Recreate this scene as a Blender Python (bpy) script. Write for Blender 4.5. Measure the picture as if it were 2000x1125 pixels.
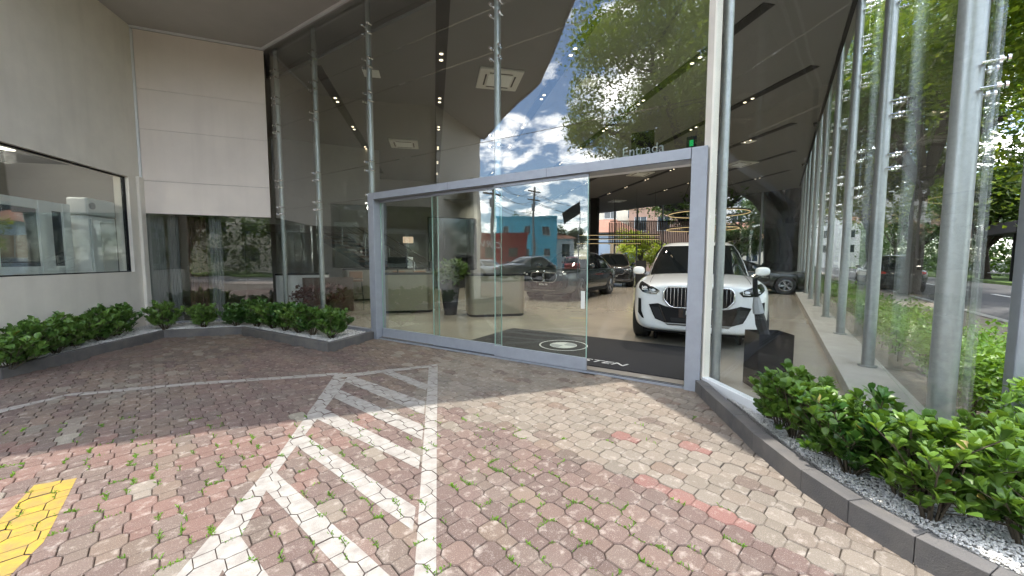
import bpy, bmesh, math, random
import numpy as np
from mathutils import Vector, Matrix
from mathutils.bvhtree import BVHTree
from mathutils.geometry import delaunay_2d_cdt

for _o in list(bpy.data.objects):
    bpy.data.objects.remove(_o, do_unlink=True)
random.seed(7)
SC = bpy.context.scene
COL = SC.collection
rad = math.radians

# ------------------------------------------------------------------ camera, sky, sun, exposure
cam_d = bpy.data.cameras.new('camera')
cam_d.sensor_width = 36.0
cam_d.lens = 36.0 * 745.0 / 2000.0
cam_d.clip_start = 0.05
cam_d.clip_end = 2000.0
cam = bpy.data.objects.new('camera', cam_d)
COL.objects.link(cam)
cam.location = (0.0, 0.0, 1.4)
cam.rotation_euler = (rad(90.0 - 4.19), 0.0, 0.0)
SC.camera = cam

SUN_TO = Vector((-0.30, -0.05, 6.0)).normalized()          # towards the sun
SUN_EL = math.asin(SUN_TO.z)
SUN_ROT = math.atan2(SUN_TO.x, SUN_TO.y)

world = bpy.data.worlds.new('World')
SC.world = world
world.use_nodes = True
_nt = world.node_tree
_nt.nodes.clear()
_out = _nt.nodes.new('ShaderNodeOutputWorld')
_bg = _nt.nodes.new('ShaderNodeBackground')
_bg.inputs['Strength'].default_value = 0.15
_sky = _nt.nodes.new('ShaderNodeTexSky')
_sky.sky_type = 'NISHITA'
_sky.sun_disc = False
_sky.sun_elevation = SUN_EL
_sky.sun_rotation = SUN_ROT
_sky.air_density = 1.0
_sky.dust_density = 0.3
_sky.ozone_density = 2.0
# scattered clouds over the whole dome
_tc = _nt.nodes.new('ShaderNodeTexCoord')
_sep = _nt.nodes.new('ShaderNodeSeparateXYZ')
_nt.links.new(_tc.outputs['Generated'], _sep.inputs[0])
_ad = _nt.nodes.new('ShaderNodeMath'); _ad.operation = 'MAXIMUM'; _ad.inputs[1].default_value = 0.0
_nt.links.new(_sep.outputs['Z'], _ad.inputs[0])
_ad2 = _nt.nodes.new('ShaderNodeMath'); _ad2.operation = 'ADD'; _ad2.inputs[1].default_value = 0.22
_nt.links.new(_ad.outputs[0], _ad2.inputs[0])
_dx = _nt.nodes.new('ShaderNodeVectorMath'); _dx.operation = 'DIVIDE'
_cmb = _nt.nodes.new('ShaderNodeCombineXYZ')
for _k in range(3):
    _nt.links.new(_ad2.outputs[0], _cmb.inputs[_k])
_nt.links.new(_tc.outputs['Generated'], _dx.inputs[0])
_nt.links.new(_cmb.outputs[0], _dx.inputs[1])
_ns = _nt.nodes.new('ShaderNodeTexNoise')
_ns.inputs['Scale'].default_value = 4.2
_ns.inputs['Detail'].default_value = 9.0
_ns.inputs['Roughness'].default_value = 0.62
_nt.links.new(_dx.outputs[0], _ns.inputs['Vector'])
_rmp = _nt.nodes.new('ShaderNodeMapRange')
_rmp.inputs['From Min'].default_value = 0.465
_rmp.inputs['From Max'].default_value = 0.63
_rmp.inputs['To Max'].default_value = 0.9
_nt.links.new(_ns.outputs[0], _rmp.inputs['Value'])
_mx = _nt.nodes.new('ShaderNodeMix'); _mx.data_type = 'RGBA'
_nt.links.new(_rmp.outputs[0], _mx.inputs[0])
_nt.links.new(_sky.outputs[0], _mx.inputs[6])
_mx.inputs[7].default_value = (21.0, 20.4, 19.6, 1.0)
_nt.links.new(_mx.outputs[2], _bg.inputs['Color'])
_nt.links.new(_bg.outputs[0], _out.inputs['Surface'])

sun_d = bpy.data.lights.new('sun', 'SUN')
sun_d.energy = 2.1
sun_d.angle = rad(0.55)
sun_d.color = (1.0, 0.945, 0.86)
sun = bpy.data.objects.new('sun', sun_d)
COL.objects.link(sun)
sun.rotation_euler = SUN_TO.to_track_quat('Z', 'Y').to_euler()
sun.location = (30, 8, 60)

SC.view_settings.view_transform = 'Standard'
SC.view_settings.look = 'None'
SC.view_settings.gamma = 1.0
SC.view_settings.exposure = 1.7
SC.view_settings.use_curve_mapping = False
SC.cycles.use_denoising = True
SC.cycles.max_bounces = 9
SC.cycles.transparent_max_bounces = 28
SC.cycles.glossy_bounces = 4
SC.cycles.diffuse_bounces = 4
SC.cycles.use_adaptive_sampling = True
SC.cycles.adaptive_threshold = 0.02
SC.cycles.sample_clamp_indirect = 6.0
SC.cycles.caustics_reflective = False
SC.cycles.caustics_refractive = False

# ------------------------------------------------------------------ materials
MATS = {}

def mat(name, col, rough=0.6, metal=0.0, noise=0.0, nscale=8.0, bump=0.0, bscale=60.0, spec=0.5,
        coat=0.0, col2=None, sub=0.0, emit=None, estr=0.0):
    m = bpy.data.materials.new(name)
    m.use_nodes = True
    nt = m.node_tree
    b = nt.nodes['Principled BSDF']
    b.inputs['Base Color'].default_value = (*col, 1)
    b.inputs['Roughness'].default_value = rough
    b.inputs['Metallic'].default_value = metal
    b.inputs['Specular IOR Level'].default_value = spec
    b.inputs['Coat Weight'].default_value = coat
    b.inputs['Coat Roughness'].default_value = 0.03
    if emit:
        b.inputs['Emission Color'].default_value = (*emit, 1)
        b.inputs['Emission Strength'].default_value = estr
    tc = nt.nodes.new('ShaderNodeTexCoord')
    if noise > 0 or col2:
        n = nt.nodes.new('ShaderNodeTexNoise')
        n.inputs['Scale'].default_value = nscale
        n.inputs['Detail'].default_value = 6
        n.inputs['Roughness'].default_value = 0.6
        nt.links.new(tc.outputs['Object'], n.inputs['Vector'])
        r = nt.nodes.new('ShaderNodeMapRange')
        r.inputs['From Min'].default_value = 0.3
        r.inputs['From Max'].default_value = 0.7
        nt.links.new(n.outputs[0], r.inputs['Value'])
        mx = nt.nodes.new('ShaderNodeMix'); mx.data_type = 'RGBA'
        c2 = col2 if col2 else tuple(c * (1 - noise) for c in col)
        mx.inputs[6].default_value = (*col, 1)
        mx.inputs[7].default_value = (*c2, 1)
        nt.links.new(r.outputs[0], mx.inputs[0])
        nt.links.new(mx.outputs[2], b.inputs['Base Color'])
    if bump > 0:
        n = nt.nodes.new('ShaderNodeTexNoise')
        n.inputs['Scale'].default_value = bscale
        n.inputs['Detail'].default_value = 4
        nt.links.new(tc.outputs['Object'], n.inputs['Vector'])
        bp = nt.nodes.new('ShaderNodeBump')
        bp.inputs['Strength'].default_value = bump
        bp.inputs['Distance'].default_value = 0.01
        nt.links.new(n.outputs[0], bp.inputs['Height'])
        nt.links.new(bp.outputs[0], b.inputs['Normal'])
    MATS[name] = m
    return m

def glass_mat(name, tint=(0.9, 0.95, 0.93), f0=0.06, blend=None, dirt=0.02, graze=None):
    """Thin sheet glass: Schlick reflection over clear transmission."""
    m = bpy.data.materials.new(name)
    m.use_nodes = True
    nt = m.node_tree
    nt.nodes.clear()
    out = nt.nodes.new('ShaderNodeOutputMaterial')
    tr = nt.nodes.new('ShaderNodeBsdfTransparent'); tr.inputs[0].default_value = (*tint, 1)
    gl = nt.nodes.new('ShaderNodeBsdfGlossy'); gl.inputs['Roughness'].default_value = 0.0
    gl.inputs['Color'].default_value = (1, 1, 1, 1)
    geo = nt.nodes.new('ShaderNodeNewGeometry')
    dot = nt.nodes.new('ShaderNodeVectorMath'); dot.operation = 'DOT_PRODUCT'
    nt.links.new(geo.outputs['Normal'], dot.inputs[0]); nt.links.new(geo.outputs['Incoming'], dot.inputs[1])
    ab = nt.nodes.new('ShaderNodeMath'); ab.operation = 'ABSOLUTE'; nt.links.new(dot.outputs['Value'], ab.inputs[0])
    om = nt.nodes.new('ShaderNodeMath'); om.operation = 'SUBTRACT'; om.inputs[0].default_value = 1.0; nt.links.new(ab.outputs[0], om.inputs[1])
    pw = nt.nodes.new('ShaderNodeMath'); pw.operation = 'POWER'; pw.inputs[1].default_value = 5.0; nt.links.new(om.outputs[0], pw.inputs[0])
    ma = nt.nodes.new('ShaderNodeMath'); ma.operation = 'MULTIPLY_ADD'; ma.inputs[1].default_value = (1 - f0) if graze is None else graze; ma.inputs[2].default_value = f0
    nt.links.new(pw.outputs[0], ma.inputs[0])
    # float glass is never quite flat: very slow waves in the reflection
    tcg = nt.nodes.new('ShaderNodeTexCoord')
    nw = nt.nodes.new('ShaderNodeTexNoise'); nw.inputs['Scale'].default_value = 1.6; nw.inputs['Detail'].default_value = 1.0
    nt.links.new(tcg.outputs['Object'], nw.inputs['Vector'])
    bw = nt.nodes.new('ShaderNodeBump'); bw.inputs['Strength'].default_value = 0.10; bw.inputs['Distance'].default_value = 0.02
    nt.links.new(nw.outputs[0], bw.inputs['Height']); nt.links.new(bw.outputs[0], gl.inputs['Normal'])
    mx = nt.nodes.new('ShaderNodeMixShader')
    nt.links.new(ma.outputs[0], mx.inputs[0]); nt.links.new(tr.outputs[0], mx.inputs[1]); nt.links.new(gl.outputs[0], mx.inputs[2])
    nt.links.new(mx.outputs[0], out.inputs['Surface'])
    MATS[name] = m
    return m

def paver_mat(name, source):
    """Concrete block: its own colour, grain, worn pale patches and dirt."""
    m = bpy.data.materials.new(name)
    m.use_nodes = True
    nt = m.node_tree
    b = nt.nodes['Principled BSDF']
    b.inputs['Roughness'].default_value = 0.85
    b.inputs['Specular IOR Level'].default_value = 0.25
    if source == 'object':
        c = nt.nodes.new('ShaderNodeObjectInfo'); cs = c.outputs['Color']
    else:
        c = nt.nodes.new('ShaderNodeVertexColor'); c.layer_name = 'Col'; cs = c.outputs['Color']
    geo = nt.nodes.new('ShaderNodeNewGeometry')
    def noise(scale, det, lo, hi):
        n = nt.nodes.new('ShaderNodeTexNoise'); n.inputs['Scale'].default_value = scale
        n.inputs['Detail'].default_value = det; n.inputs['Roughness'].default_value = 0.65
        nt.links.new(geo.outputs['Position'], n.inputs['Vector'])
        r = nt.nodes.new('ShaderNodeMapRange'); r.inputs['From Min'].default_value = lo; r.inputs['From Max'].default_value = hi
        nt.links.new(n.outputs[0], r.inputs['Value'])
        return r.outputs[0]
    def mix(fac, a, col, amt, mode='MIX'):
        mx = nt.nodes.new('ShaderNodeMix'); mx.data_type = 'RGBA'; mx.blend_type = mode
        mm = nt.nodes.new('ShaderNodeMath'); mm.operation = 'MULTIPLY'; mm.inputs[1].default_value = amt
        nt.links.new(fac, mm.inputs[0]); nt.links.new(mm.outputs[0], mx.inputs[0])
        nt.links.new(a, mx.inputs[6]); mx.inputs[7].default_value = (*col, 1)
        return mx.outputs[2]
    s = mix(noise(1.7, 6, 0.5, 0.72), cs, (0.15, 0.128, 0.11), 0.45)
    s = mix(noise(14, 8, 0.54, 0.68), s, (0.47, 0.42, 0.37), 0.42)
    s = mix(noise(160, 3, 0.45, 0.75), s, (0.10, 0.085, 0.08), 0.45)
    s = mix(noise(230, 2, 0.58, 0.72), s, (0.6, 0.55, 0.5), 0.35)
    nt.links.new(s, b.inputs['Base Color'])
    n = nt.nodes.new('ShaderNodeTexNoise'); n.inputs['Scale'].default_value = 180; n.inputs['Detail'].default_value = 4
    nt.links.new(geo.outputs['Position'], n.inputs['Vector'])
    bp = nt.nodes.new('ShaderNodeBump'); bp.inputs['Strength'].default_value = 0.35; bp.inputs['Distance'].default_value = 0.004
    nt.links.new(n.outputs[0], bp.inputs['Height']); nt.links.new(bp.outputs[0], b.inputs['Normal'])
    MATS[name] = m
    return m

def leaf_mat(name, col, col2, trans=0.35, rough=0.35):
    m = bpy.data.materials.new(name)
    m.use_nodes = True
    nt = m.node_tree
    b = nt.nodes['Principled BSDF']
    out = nt.nodes['Material Output']
    b.inputs['Roughness'].default_value = rough
    b.inputs['Specular IOR Level'].default_value = 0.45
    geo = nt.nodes.new('ShaderNodeNewGeometry')
    n = nt.nodes.new('ShaderNodeTexNoise'); n.inputs['Scale'].default_value = 3.5; n.inputs['Detail'].default_value = 5
    nt.links.new(geo.outputs['Position'], n.inputs['Vector'])
    oi = nt.nodes.new('ShaderNodeObjectInfo')
    ad = nt.nodes.new('ShaderNodeMath'); ad.operation = 'MULTIPLY_ADD'; ad.inputs[1].default_value = 0.35
    nt.links.new(oi.outputs['Random'], ad.inputs[0]); nt.links.new(n.outputs[0], ad.inputs[2])
    r = nt.nodes.new('ShaderNodeMapRange'); r.inputs['From Min'].default_value = 0.4; r.inputs['From Max'].default_value = 0.85
    nt.links.new(ad.outputs[0], r.inputs['Value'])
    mx = nt.nodes.new('ShaderNodeMix'); mx.data_type = 'RGBA'
    mx.inputs[6].default_value = (*col, 1); mx.inputs[7].default_value = (*col2, 1)
    nt.links.new(r.outputs[0], mx.inputs[0]); nt.links.new(mx.outputs[2], b.inputs['Base Color'])
    t = nt.nodes.new('ShaderNodeBsdfTranslucent')
    mt = nt.nodes.new('ShaderNodeMix'); mt.data_type = 'RGBA'; mt.blend_type = 'MULTIPLY'; mt.inputs[0].default_value = 1
    nt.links.new(mx.outputs[2], mt.inputs[6]); mt.inputs[7].default_value = (2.2, 2.0, 0.8, 1)
    nt.links.new(mt.outputs[2], t.inputs[0])
    ms = nt.nodes.new('ShaderNodeMixShader'); ms.inputs[0].default_value = trans
    nt.links.new(b.outputs[0], ms.inputs[1]); nt.links.new(t.outputs[0], ms.inputs[2])
    nt.links.new(ms.outputs[0], out.inputs['Surface'])
    MATS[name] = m
    return m

def emit_mat(name, col, strength):
    m = bpy.data.materials.new(name)
    m.use_nodes = True
    nt = m.node_tree
    nt.nodes.clear()
    out = nt.nodes.new('ShaderNodeOutputMaterial')
    e = nt.nodes.new('ShaderNodeEmission'); e.inputs[0].default_value = (*col, 1); e.inputs[1].default_value = strength
    nt.links.new(e.outputs[0], out.inputs['Surface'])
    MATS[name] = m
    return m

mat('wall_beige', (0.86, 0.81, 0.72), 0.9, noise=0.10, nscale=2.0, bump=0.5, bscale=190)
mat('panel_pink', (0.83, 0.75, 0.68), 0.8, noise=0.08, nscale=1.5, bump=0.25, bscale=220)
mat('soffit', (0.46, 0.45, 0.43), 0.9, noise=0.08, nscale=2, bump=0.35, bscale=160)
mat('ceiling_dark', (0.165, 0.163, 0.16), 0.9, noise=0.06, nscale=2, bump=0.2, bscale=120)
mat('concrete', (0.36, 0.35, 0.33), 0.8, noise=0.2, nscale=3, bump=0.15, bscale=70)
mat('wall_grey', (0.33, 0.32, 0.30), 0.85, noise=0.12, nscale=2.5)
mat('alu', (0.33, 0.355, 0.40), 0.45, 0.3, col2=(0.29, 0.31, 0.35), nscale=9, bump=0.04, bscale=60)
mat('alu_white', (0.78, 0.79, 0.80), 0.5, 0.0, noise=0.06, nscale=5)
mat('steel', (0.42, 0.44, 0.44), 0.38, 0.6, noise=0.18, nscale=25, bump=0.05, bscale=120)
mat('chrome', (0.8, 0.8, 0.82), 0.12, 1.0)
mat('satin_chrome', (0.34, 0.34, 0.35), 0.26, 1.0)
mat('black', (0.008, 0.008, 0.009), 0.6, spec=0.2)
mat('black_gloss', (0.008, 0.008, 0.010), 0.08, coat=0.5)
mat('black_matt', (0.018, 0.018, 0.02), 0.8)
mat('rubber', (0.02, 0.02, 0.021), 0.75, noise=0.2, nscale=20)
mat('kerb_stone', (0.075, 0.074, 0.076), 0.8, col2=(0.13, 0.12, 0.11), nscale=5, bump=0.3, bscale=140)
mat('joint_dirt', (0.14, 0.115, 0.09), 0.95, noise=0.4, nscale=9, bump=0.5, bscale=120)
mat('white_pebble', (0.74, 0.73, 0.70), 0.7, noise=0.25, nscale=40)
mat('gravel_bed', (0.45, 0.44, 0.42), 0.9, noise=0.5, nscale=60, bump=0.8, bscale=90)
mat('asphalt', (0.075, 0.075, 0.078), 0.9, noise=0.25, nscale=1.2, bump=0.3, bscale=60)
mat('sidewalk', (0.30, 0.25, 0.215), 0.9, noise=0.3, nscale=3, bump=0.3, bscale=40)
mat('grass', (0.10, 0.17, 0.03), 0.95, noise=0.4, nscale=2.0, bump=0.9, bscale=30)
mat('showroom_floor', (0.36, 0.325, 0.27), 0.15, noise=0.0, col2=(0.28, 0.255, 0.22), nscale=0.9, bump=0.02, bscale=8)
mat('bark', (0.075, 0.058, 0.045), 0.95, noise=0.5, nscale=6, bump=1.0, bscale=9)
mat('bark_dark', (0.035, 0.028, 0.023), 0.95, noise=0.5, nscale=5, bump=1.0, bscale=7)
mat('stem', (0.07, 0.055, 0.035), 0.9)
mat('paint_white', (0.31, 0.30, 0.275), 0.8, noise=0.0, col2=(0.20, 0.178, 0.16), nscale=13, bump=0.3, bscale=170)
mat('paint_yellow', (0.37, 0.25, 0.018), 0.7, noise=0.0, col2=(0.22, 0.15, 0.05), nscale=14, bump=0.3, bscale=170)
mat('road_paint', (0.7, 0.7, 0.68), 0.8)
mat('car_white', (0.80, 0.82, 0.83), 0.28, coat=1.0)
mat('car_black', (0.010, 0.011, 0.013), 0.2, coat=1.0)
mat('car_green', (0.020, 0.030, 0.033), 0.22, 0.3, coat=1.0)
mat('car_silver', (0.42, 0.44, 0.46), 0.3, 0.6, coat=1.0)
mat('car_red', (0.32, 0.02, 0.02), 0.3, coat=1.0)
mat('car_window', (0.006, 0.008, 0.009), 0.03, spec=0.8)
mat('lamp_lens', (0.75, 0.77, 0.80), 0.1, 0.3)
mat('tail_red', (0.5, 0.02, 0.01), 0.15)
mat('desk_metal', (0.33, 0.30, 0.235), 0.32, 0.7, noise=0.08, nscale=1.0)
mat('wood_brown', (0.10, 0.055, 0.035), 0.6, noise=0.35, nscale=4)
mat('curtain_grey', (0.26, 0.25, 0.245), 0.9, noise=0.1)
mat('curtain_white', (0.66, 0.65, 0.63), 0.9, noise=0.06)
mat('plastic_white', (0.78, 0.80, 0.78), 0.4)
mat('ac_grey', (0.62, 0.62, 0.58), 0.5)
mat('mat_black', (0.022, 0.022, 0.024), 0.95, noise=0.3, nscale=90, bump=0.6, bscale=240)
mat('mat_white', (0.62, 0.62, 0.6), 0.9)
mat('seat_tan', (0.30, 0.16, 0.09), 0.6)
mat('house_blue', (0.10, 0.50, 0.66), 0.85, noise=0.1, nscale=0.5)
mat('house_palebl', (0.50, 0.60, 0.74), 0.85, noise=0.06, nscale=0.5)
mat('house_red', (0.36, 0.02, 0.028), 0.8, noise=0.4, nscale=0.6)
mat('house_cream', (0.68, 0.62, 0.50), 0.85, noise=0.1, nscale=0.3)
mat('house_white', (0.72, 0.71, 0.69), 0.85, noise=0.1, nscale=0.3)
mat('house_orange', (0.42, 0.27, 0.20), 0.85, noise=0.1, nscale=0.3)
mat('roof_tile', (0.27, 0.125, 0.08), 0.85, noise=0.3, nscale=3)
mat('window_dark', (0.03, 0.04, 0.05), 0.08)
mat('shutter', (0.55, 0.40, 0.26), 0.7)
mat('pole_concrete', (0.34, 0.33, 0.31), 0.9, noise=0.15, nscale=3)
mat('roundel_blue', (0.03, 0.17, 0.45), 0.3)
mat('umbrella_grey', (0.30, 0.31, 0.32), 0.5)
mat('smoked', (0.012, 0.012, 0.013), 0.06)
mat('plant_red', (0.10, 0.025, 0.022), 0.5)
glass_mat('glass', (0.945, 0.97, 0.96), 0.10, dirt=0.008)
glass_mat('glass_street', (0.965, 0.98, 0.974), 0.045, graze=0.42)
glass_mat('glass_dark', (0.42, 0.44, 0.44), 0.062)
glass_mat('glass_door', (0.90, 0.945, 0.92), 0.095, dirt=0.008)
mat('glass_edge', (0.30, 0.46, 0.40), 0.2)
emit_mat('lamp_warm', (1.0, 0.80, 0.52), 3.0)
emit_mat('lamp_strip', (1.0, 0.74, 0.36), 0.25)
emit_mat('exit_green', (0.05, 0.9, 0.25), 0.15)
emit_mat('office_glow', (1.0, 0.9, 0.75), 2.0)
emit_mat('sign_glow', (1.0, 0.72, 0.5), 0.25)
paver_mat('paver_obj', 'object')
paver_mat('paver_mass', 'vertex')
leaf_mat('leaf_shrub', (0.028, 0.082, 0.016), (0.125, 0.22, 0.035), 0.22, 0.40)
leaf_mat('leaf_shade', (0.035, 0.10, 0.024), (0.13, 0.23, 0.05), 0.2, 0.36)
leaf_mat('leaf_old', (0.16, 0.15, 0.03), (0.26, 0.20, 0.05), 0.2, 0.5)
leaf_mat('leaf_tree', (0.022, 0.058, 0.012), (0.085, 0.15, 0.022), 0.22, 0.5)
leaf_mat('leaf_broad', (0.045, 0.10, 0.018), (0.18, 0.26, 0.035), 0.3, 0.4)
leaf_mat('leaf_lime', (0.075, 0.14, 0.018), (0.25, 0.30, 0.035), 0.4, 0.45)
leaf_mat('leaf_hedge', (0.05, 0.13, 0.02), (0.17, 0.29, 0.035), 0.28, 0.35)
leaf_mat('weed', (0.07, 0.17, 0.02), (0.14, 0.27, 0.03), 0.3, 0.5)

def streaks(name, col, amt):
    """faint vertical rain streaks and grime on a rendered wall"""
    m = MATS[name]; nt = m.node_tree; b = nt.nodes['Principled BSDF']
    src = b.inputs['Base Color'].links[0].from_socket
    geo = nt.nodes.new('ShaderNodeNewGeometry')
    mp = nt.nodes.new('ShaderNodeMapping'); mp.inputs['Scale'].default_value = (3.0, 3.0, 0.25)
    nt.links.new(geo.outputs['Position'], mp.inputs['Vector'])
    n = nt.nodes.new('ShaderNodeTexNoise'); n.inputs['Scale'].default_value = 1.5; n.inputs['Detail'].default_value = 7
    nt.links.new(mp.outputs[0], n.inputs['Vector'])
    r = nt.nodes.new('ShaderNodeMapRange'); r.inputs['From Min'].default_value = 0.5; r.inputs['From Max'].default_value = 0.75; r.inputs['To Max'].default_value = amt
    nt.links.new(n.outputs[0], r.inputs['Value'])
    mx = nt.nodes.new('ShaderNodeMix'); mx.data_type = 'RGBA'
    nt.links.new(r.outputs[0], mx.inputs[0]); nt.links.new(src, mx.inputs[6]); mx.inputs[7].default_value = (*col, 1)
    nt.links.new(mx.outputs[2], b.inputs['Base Color'])
streaks('wall_beige', (0.58, 0.54, 0.47), 0.22)
streaks('panel_pink', (0.62, 0.55, 0.49), 0.22)
streaks('house_blue', (0.20, 0.33, 0.38), 0.6)
streaks('house_cream', (0.40, 0.36, 0.30), 0.6)
streaks('house_white', (0.45, 0.43, 0.40), 0.5)
# ------------------------------------------------------------------ object helpers
def tag(o, label=None, cat=None, group=None, kind=None):
    if label: o['label'] = label
    if cat: o['category'] = cat
    if group: o['group'] = group
    if kind: o['kind'] = kind
    return o

def thing(name, label, cat, loc=(0, 0, 0), rotz=0.0, group=None, kind=None):
    o = bpy.data.objects.new(name, None)
    o.empty_display_size = 0.2
    COL.objects.link(o)
    o.location = loc
    o.rotation_euler = (0, 0, rotz)
    return tag(o, label, cat, group, kind)

class MB:
    def __init__(s):
        s.v = []; s.f = []
    def add(s, vs, fs):
        b = len(s.v)
        s.v.extend([tuple(p) for p in vs])
        s.f.extend([tuple(i + b for i in f) for f in fs])
        return s
    def box(s, x0, x1, y0, y1, z0, z1):
        vs = [(x0, y0, z0), (x1, y0, z0), (x1, y1, z0), (x0, y1, z0), (x0, y0, z1), (x1, y0, z1), (x1, y1, z1), (x0, y1, z1)]
        return s.add(vs, [(0, 3, 2, 1), (4, 5, 6, 7), (0, 1, 5, 4), (1, 2, 6, 5), (2, 3, 7, 6), (3, 0, 4, 7)])
    def cbox(s, c, d):
        return s.box(c[0] - d[0] / 2, c[0] + d[0] / 2, c[1] - d[1] / 2, c[1] + d[1] / 2, c[2] - d[2] / 2, c[2] + d[2] / 2)
    def obox(s, o, ex, ey, a0, a1, b0, b1, z0, z1):
        """box in a frame given by origin o and plan axes ex, ey"""
        vs = []
        for z in (z0, z1):
            for a, b in ((a0, b0), (a1, b0), (a1, b1), (a0, b1)):
                vs.append((o[0] + ex[0] * a + ey[0] * b, o[1] + ex[1] * a + ey[1] * b, z))
        fs = [(0, 3, 2, 1), (4, 5, 6, 7), (0, 1, 5, 4), (1, 2, 6, 5), (2, 3, 7, 6), (3, 0, 4, 7)]
        if ex[0] * ey[1] - ex[1] * ey[0] < 0:
            fs = [tuple(reversed(f)) for f in fs]
        return s.add(vs, fs)
    def prism(s, poly, z0, z1):
        a = sum(poly[i][0] * poly[(i + 1) % len(poly)][1] - poly[(i + 1) % len(poly)][0] * poly[i][1] for i in range(len(poly)))
        if a < 0: poly = list(reversed(poly))
        n = len(poly)
        vs = [(p[0], p[1], z0) for p in poly] + [(p[0], p[1], z1) for p in poly]
        fs = [tuple(reversed(range(n))), tuple(range(n, 2 * n))]
        fs += [(i, (i + 1) % n, n + (i + 1) % n, n + i) for i in range(n)]
        return s.add(vs, fs)
    def tube(s, p0, p1, r0, r1=None, seg=12, caps=True):
        r1 = r0 if r1 is None else r1
        p0 = Vector(p0); p1 = Vector(p1)
        d = (p1 - p0).normalized()
        a = d.orthogonal().normalized(); b = d.cross(a)
        vs = []
        for p, r in ((p0, r0), (p1, r1)):
            for k in range(seg):
                t = 2 * math.pi * k / seg
                vs.append(p + (a * math.cos(t) + b * math.sin(t)) * r)
        fs = [(k, (k + 1) % seg, seg + (k + 1) % seg, seg + k) for k in range(seg)]
        if caps:
            fs += [tuple(reversed(range(seg))), tuple(range(seg, 2 * seg))]
        return s.add(vs, fs)
    def path(s, pts, rs, seg=8, caps=True, closed=False):
        pts = [Vector(p) for p in pts]
        if not hasattr(rs, '__len__'): rs = [rs] * len(pts)
        vs = []; n = len(pts)
        ref = None
        for i, p in enumerate(pts):
            if closed: d = pts[(i + 1) % n] - pts[i - 1]
            else: d = pts[min(i + 1, n - 1)] - pts[max(i - 1, 0)]
            d.normalize()
            if ref is None: ref = d.orthogonal().normalized()
            a = (ref - d * ref.dot(d))
            if a.length < 1e-4: a = d.orthogonal()
            a.normalize(); ref = a; b = d.cross(a)
            for k in range(seg):
                t = 2 * math.pi * k / seg
                vs.append(p + (a * math.cos(t) + b * math.sin(t)) * rs[i])
        fs = []
        for i in range(n if closed else n - 1):
            j = (i + 1) % n
            for k in range(seg):
                fs.append((i * seg + k, i * seg + (k + 1) % seg, j * seg + (k + 1) % seg, j * seg + k))
        if caps and not closed:
            fs += [tuple(reversed(range(seg))), tuple(range((n - 1) * seg, n * seg))]
        return s.add(vs, fs)
    def lathe(s, prof, c=(0, 0, 0), axis='z', seg=24):
        """prof: list of (r, h) along the axis"""
        vs = []
        for r, h in prof:
            for k in range(seg):
                t = 2 * math.pi * k / seg
                q = (r * math.cos(t), r * math.sin(t), h)
                if axis == 'x': q = (q[2], q[0], q[1])
                if axis == 'y': q = (q[1], q[2], q[0])
                vs.append((c[0] + q[0], c[1] + q[1], c[2] + q[2]))
        fs = []
        for i in range(len(prof) - 1):
            for k in range(seg):
                fs.append((i * seg + k, i * seg + (k + 1) % seg, (i + 1) * seg + (k + 1) % seg, (i + 1) * seg + k))
        return s.add(vs, fs)
    def loft(s, rings, cap0=True, cap1=True):
        n = len(rings[0]); vs = [p for r in rings for p in r]; fs = []
        for i in range(len(rings) - 1):
            for k in range(n):
                fs.append((i * n + k, i * n + (k + 1) % n, (i + 1) * n + (k + 1) % n, (i + 1) * n + k))
        if cap0: fs.append(tuple(reversed(range(n))))
        if cap1: fs.append(tuple(range((len(rings) - 1) * n, len(rings) * n)))
        return s.add(vs, fs)
    def mesh(s, name, m):
        me = bpy.data.meshes.new(name)
        me.from_pydata(s.v, [], s.f)
        if m: me.materials.append(MATS[m])
        me.update()
        return me
    def build(s, name, m, parent=None, smooth=False, bevel=0.0, sub=0, fixn=False):
        me = s.mesh(name, m)
        if fixn:
            bm = bmesh.new(); bm.from_mesh(me); bmesh.ops.recalc_face_normals(bm, faces=bm.faces); bm.to_mesh(me); bm.free()
        if smooth:
            me.shade_smooth()
        o = bpy.data.objects.new(name, me)
        COL.objects.link(o)
        if parent: o.parent = parent
        if bevel:
            b = o.modifiers.new('bevel', 'BEVEL'); b.width = bevel; b.segments = 2; b.limit_method = 'ANGLE'
        if sub:
            d = o.modifiers.new('sub', 'SUBSURF'); d.levels = sub; d.render_levels = sub
        return o

def smooth_angle(o, ang=35):
    me = o.data
    me.shade_smooth()
    try:
        me.set_sharp_from_angle(angle=rad(ang))
    except Exception:
        pass
    return o

TEXTS = {}
def text_mesh(body, size, extrude, shear):
    c = bpy.data.curves.new('lettering', 'FONT')
    c.body = body; c.size = size; c.extrude = extrude
    c.align_x = 'CENTER'; c.align_y = 'CENTER'; c.shear = shear
    o = bpy.data.objects.new('lettering', c)
    COL.objects.link(o)
    dg = bpy.context.evaluated_depsgraph_get()
    me = bpy.data.meshes.new_from_object(o.evaluated_get(dg))
    bpy.data.objects.remove(o, do_unlink=True)
    bpy.data.curves.remove(c)
    me.materials.clear()
    return me
for _t in (('Entrada', 0.16, 0.003, 0.0), ('BMW X5', 0.085, 0.001, 0.0), ('BMW X6', 0.085, 0.001, 0.0), ('BMW X7', 0.085, 0.001, 0.0), ('STEN', 0.17, 0.0006, 0.25), ('CERVEJA', 1.0, 0.02, 0.3)):
    TEXTS[_t[0]] = text_mesh(*_t)

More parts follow.
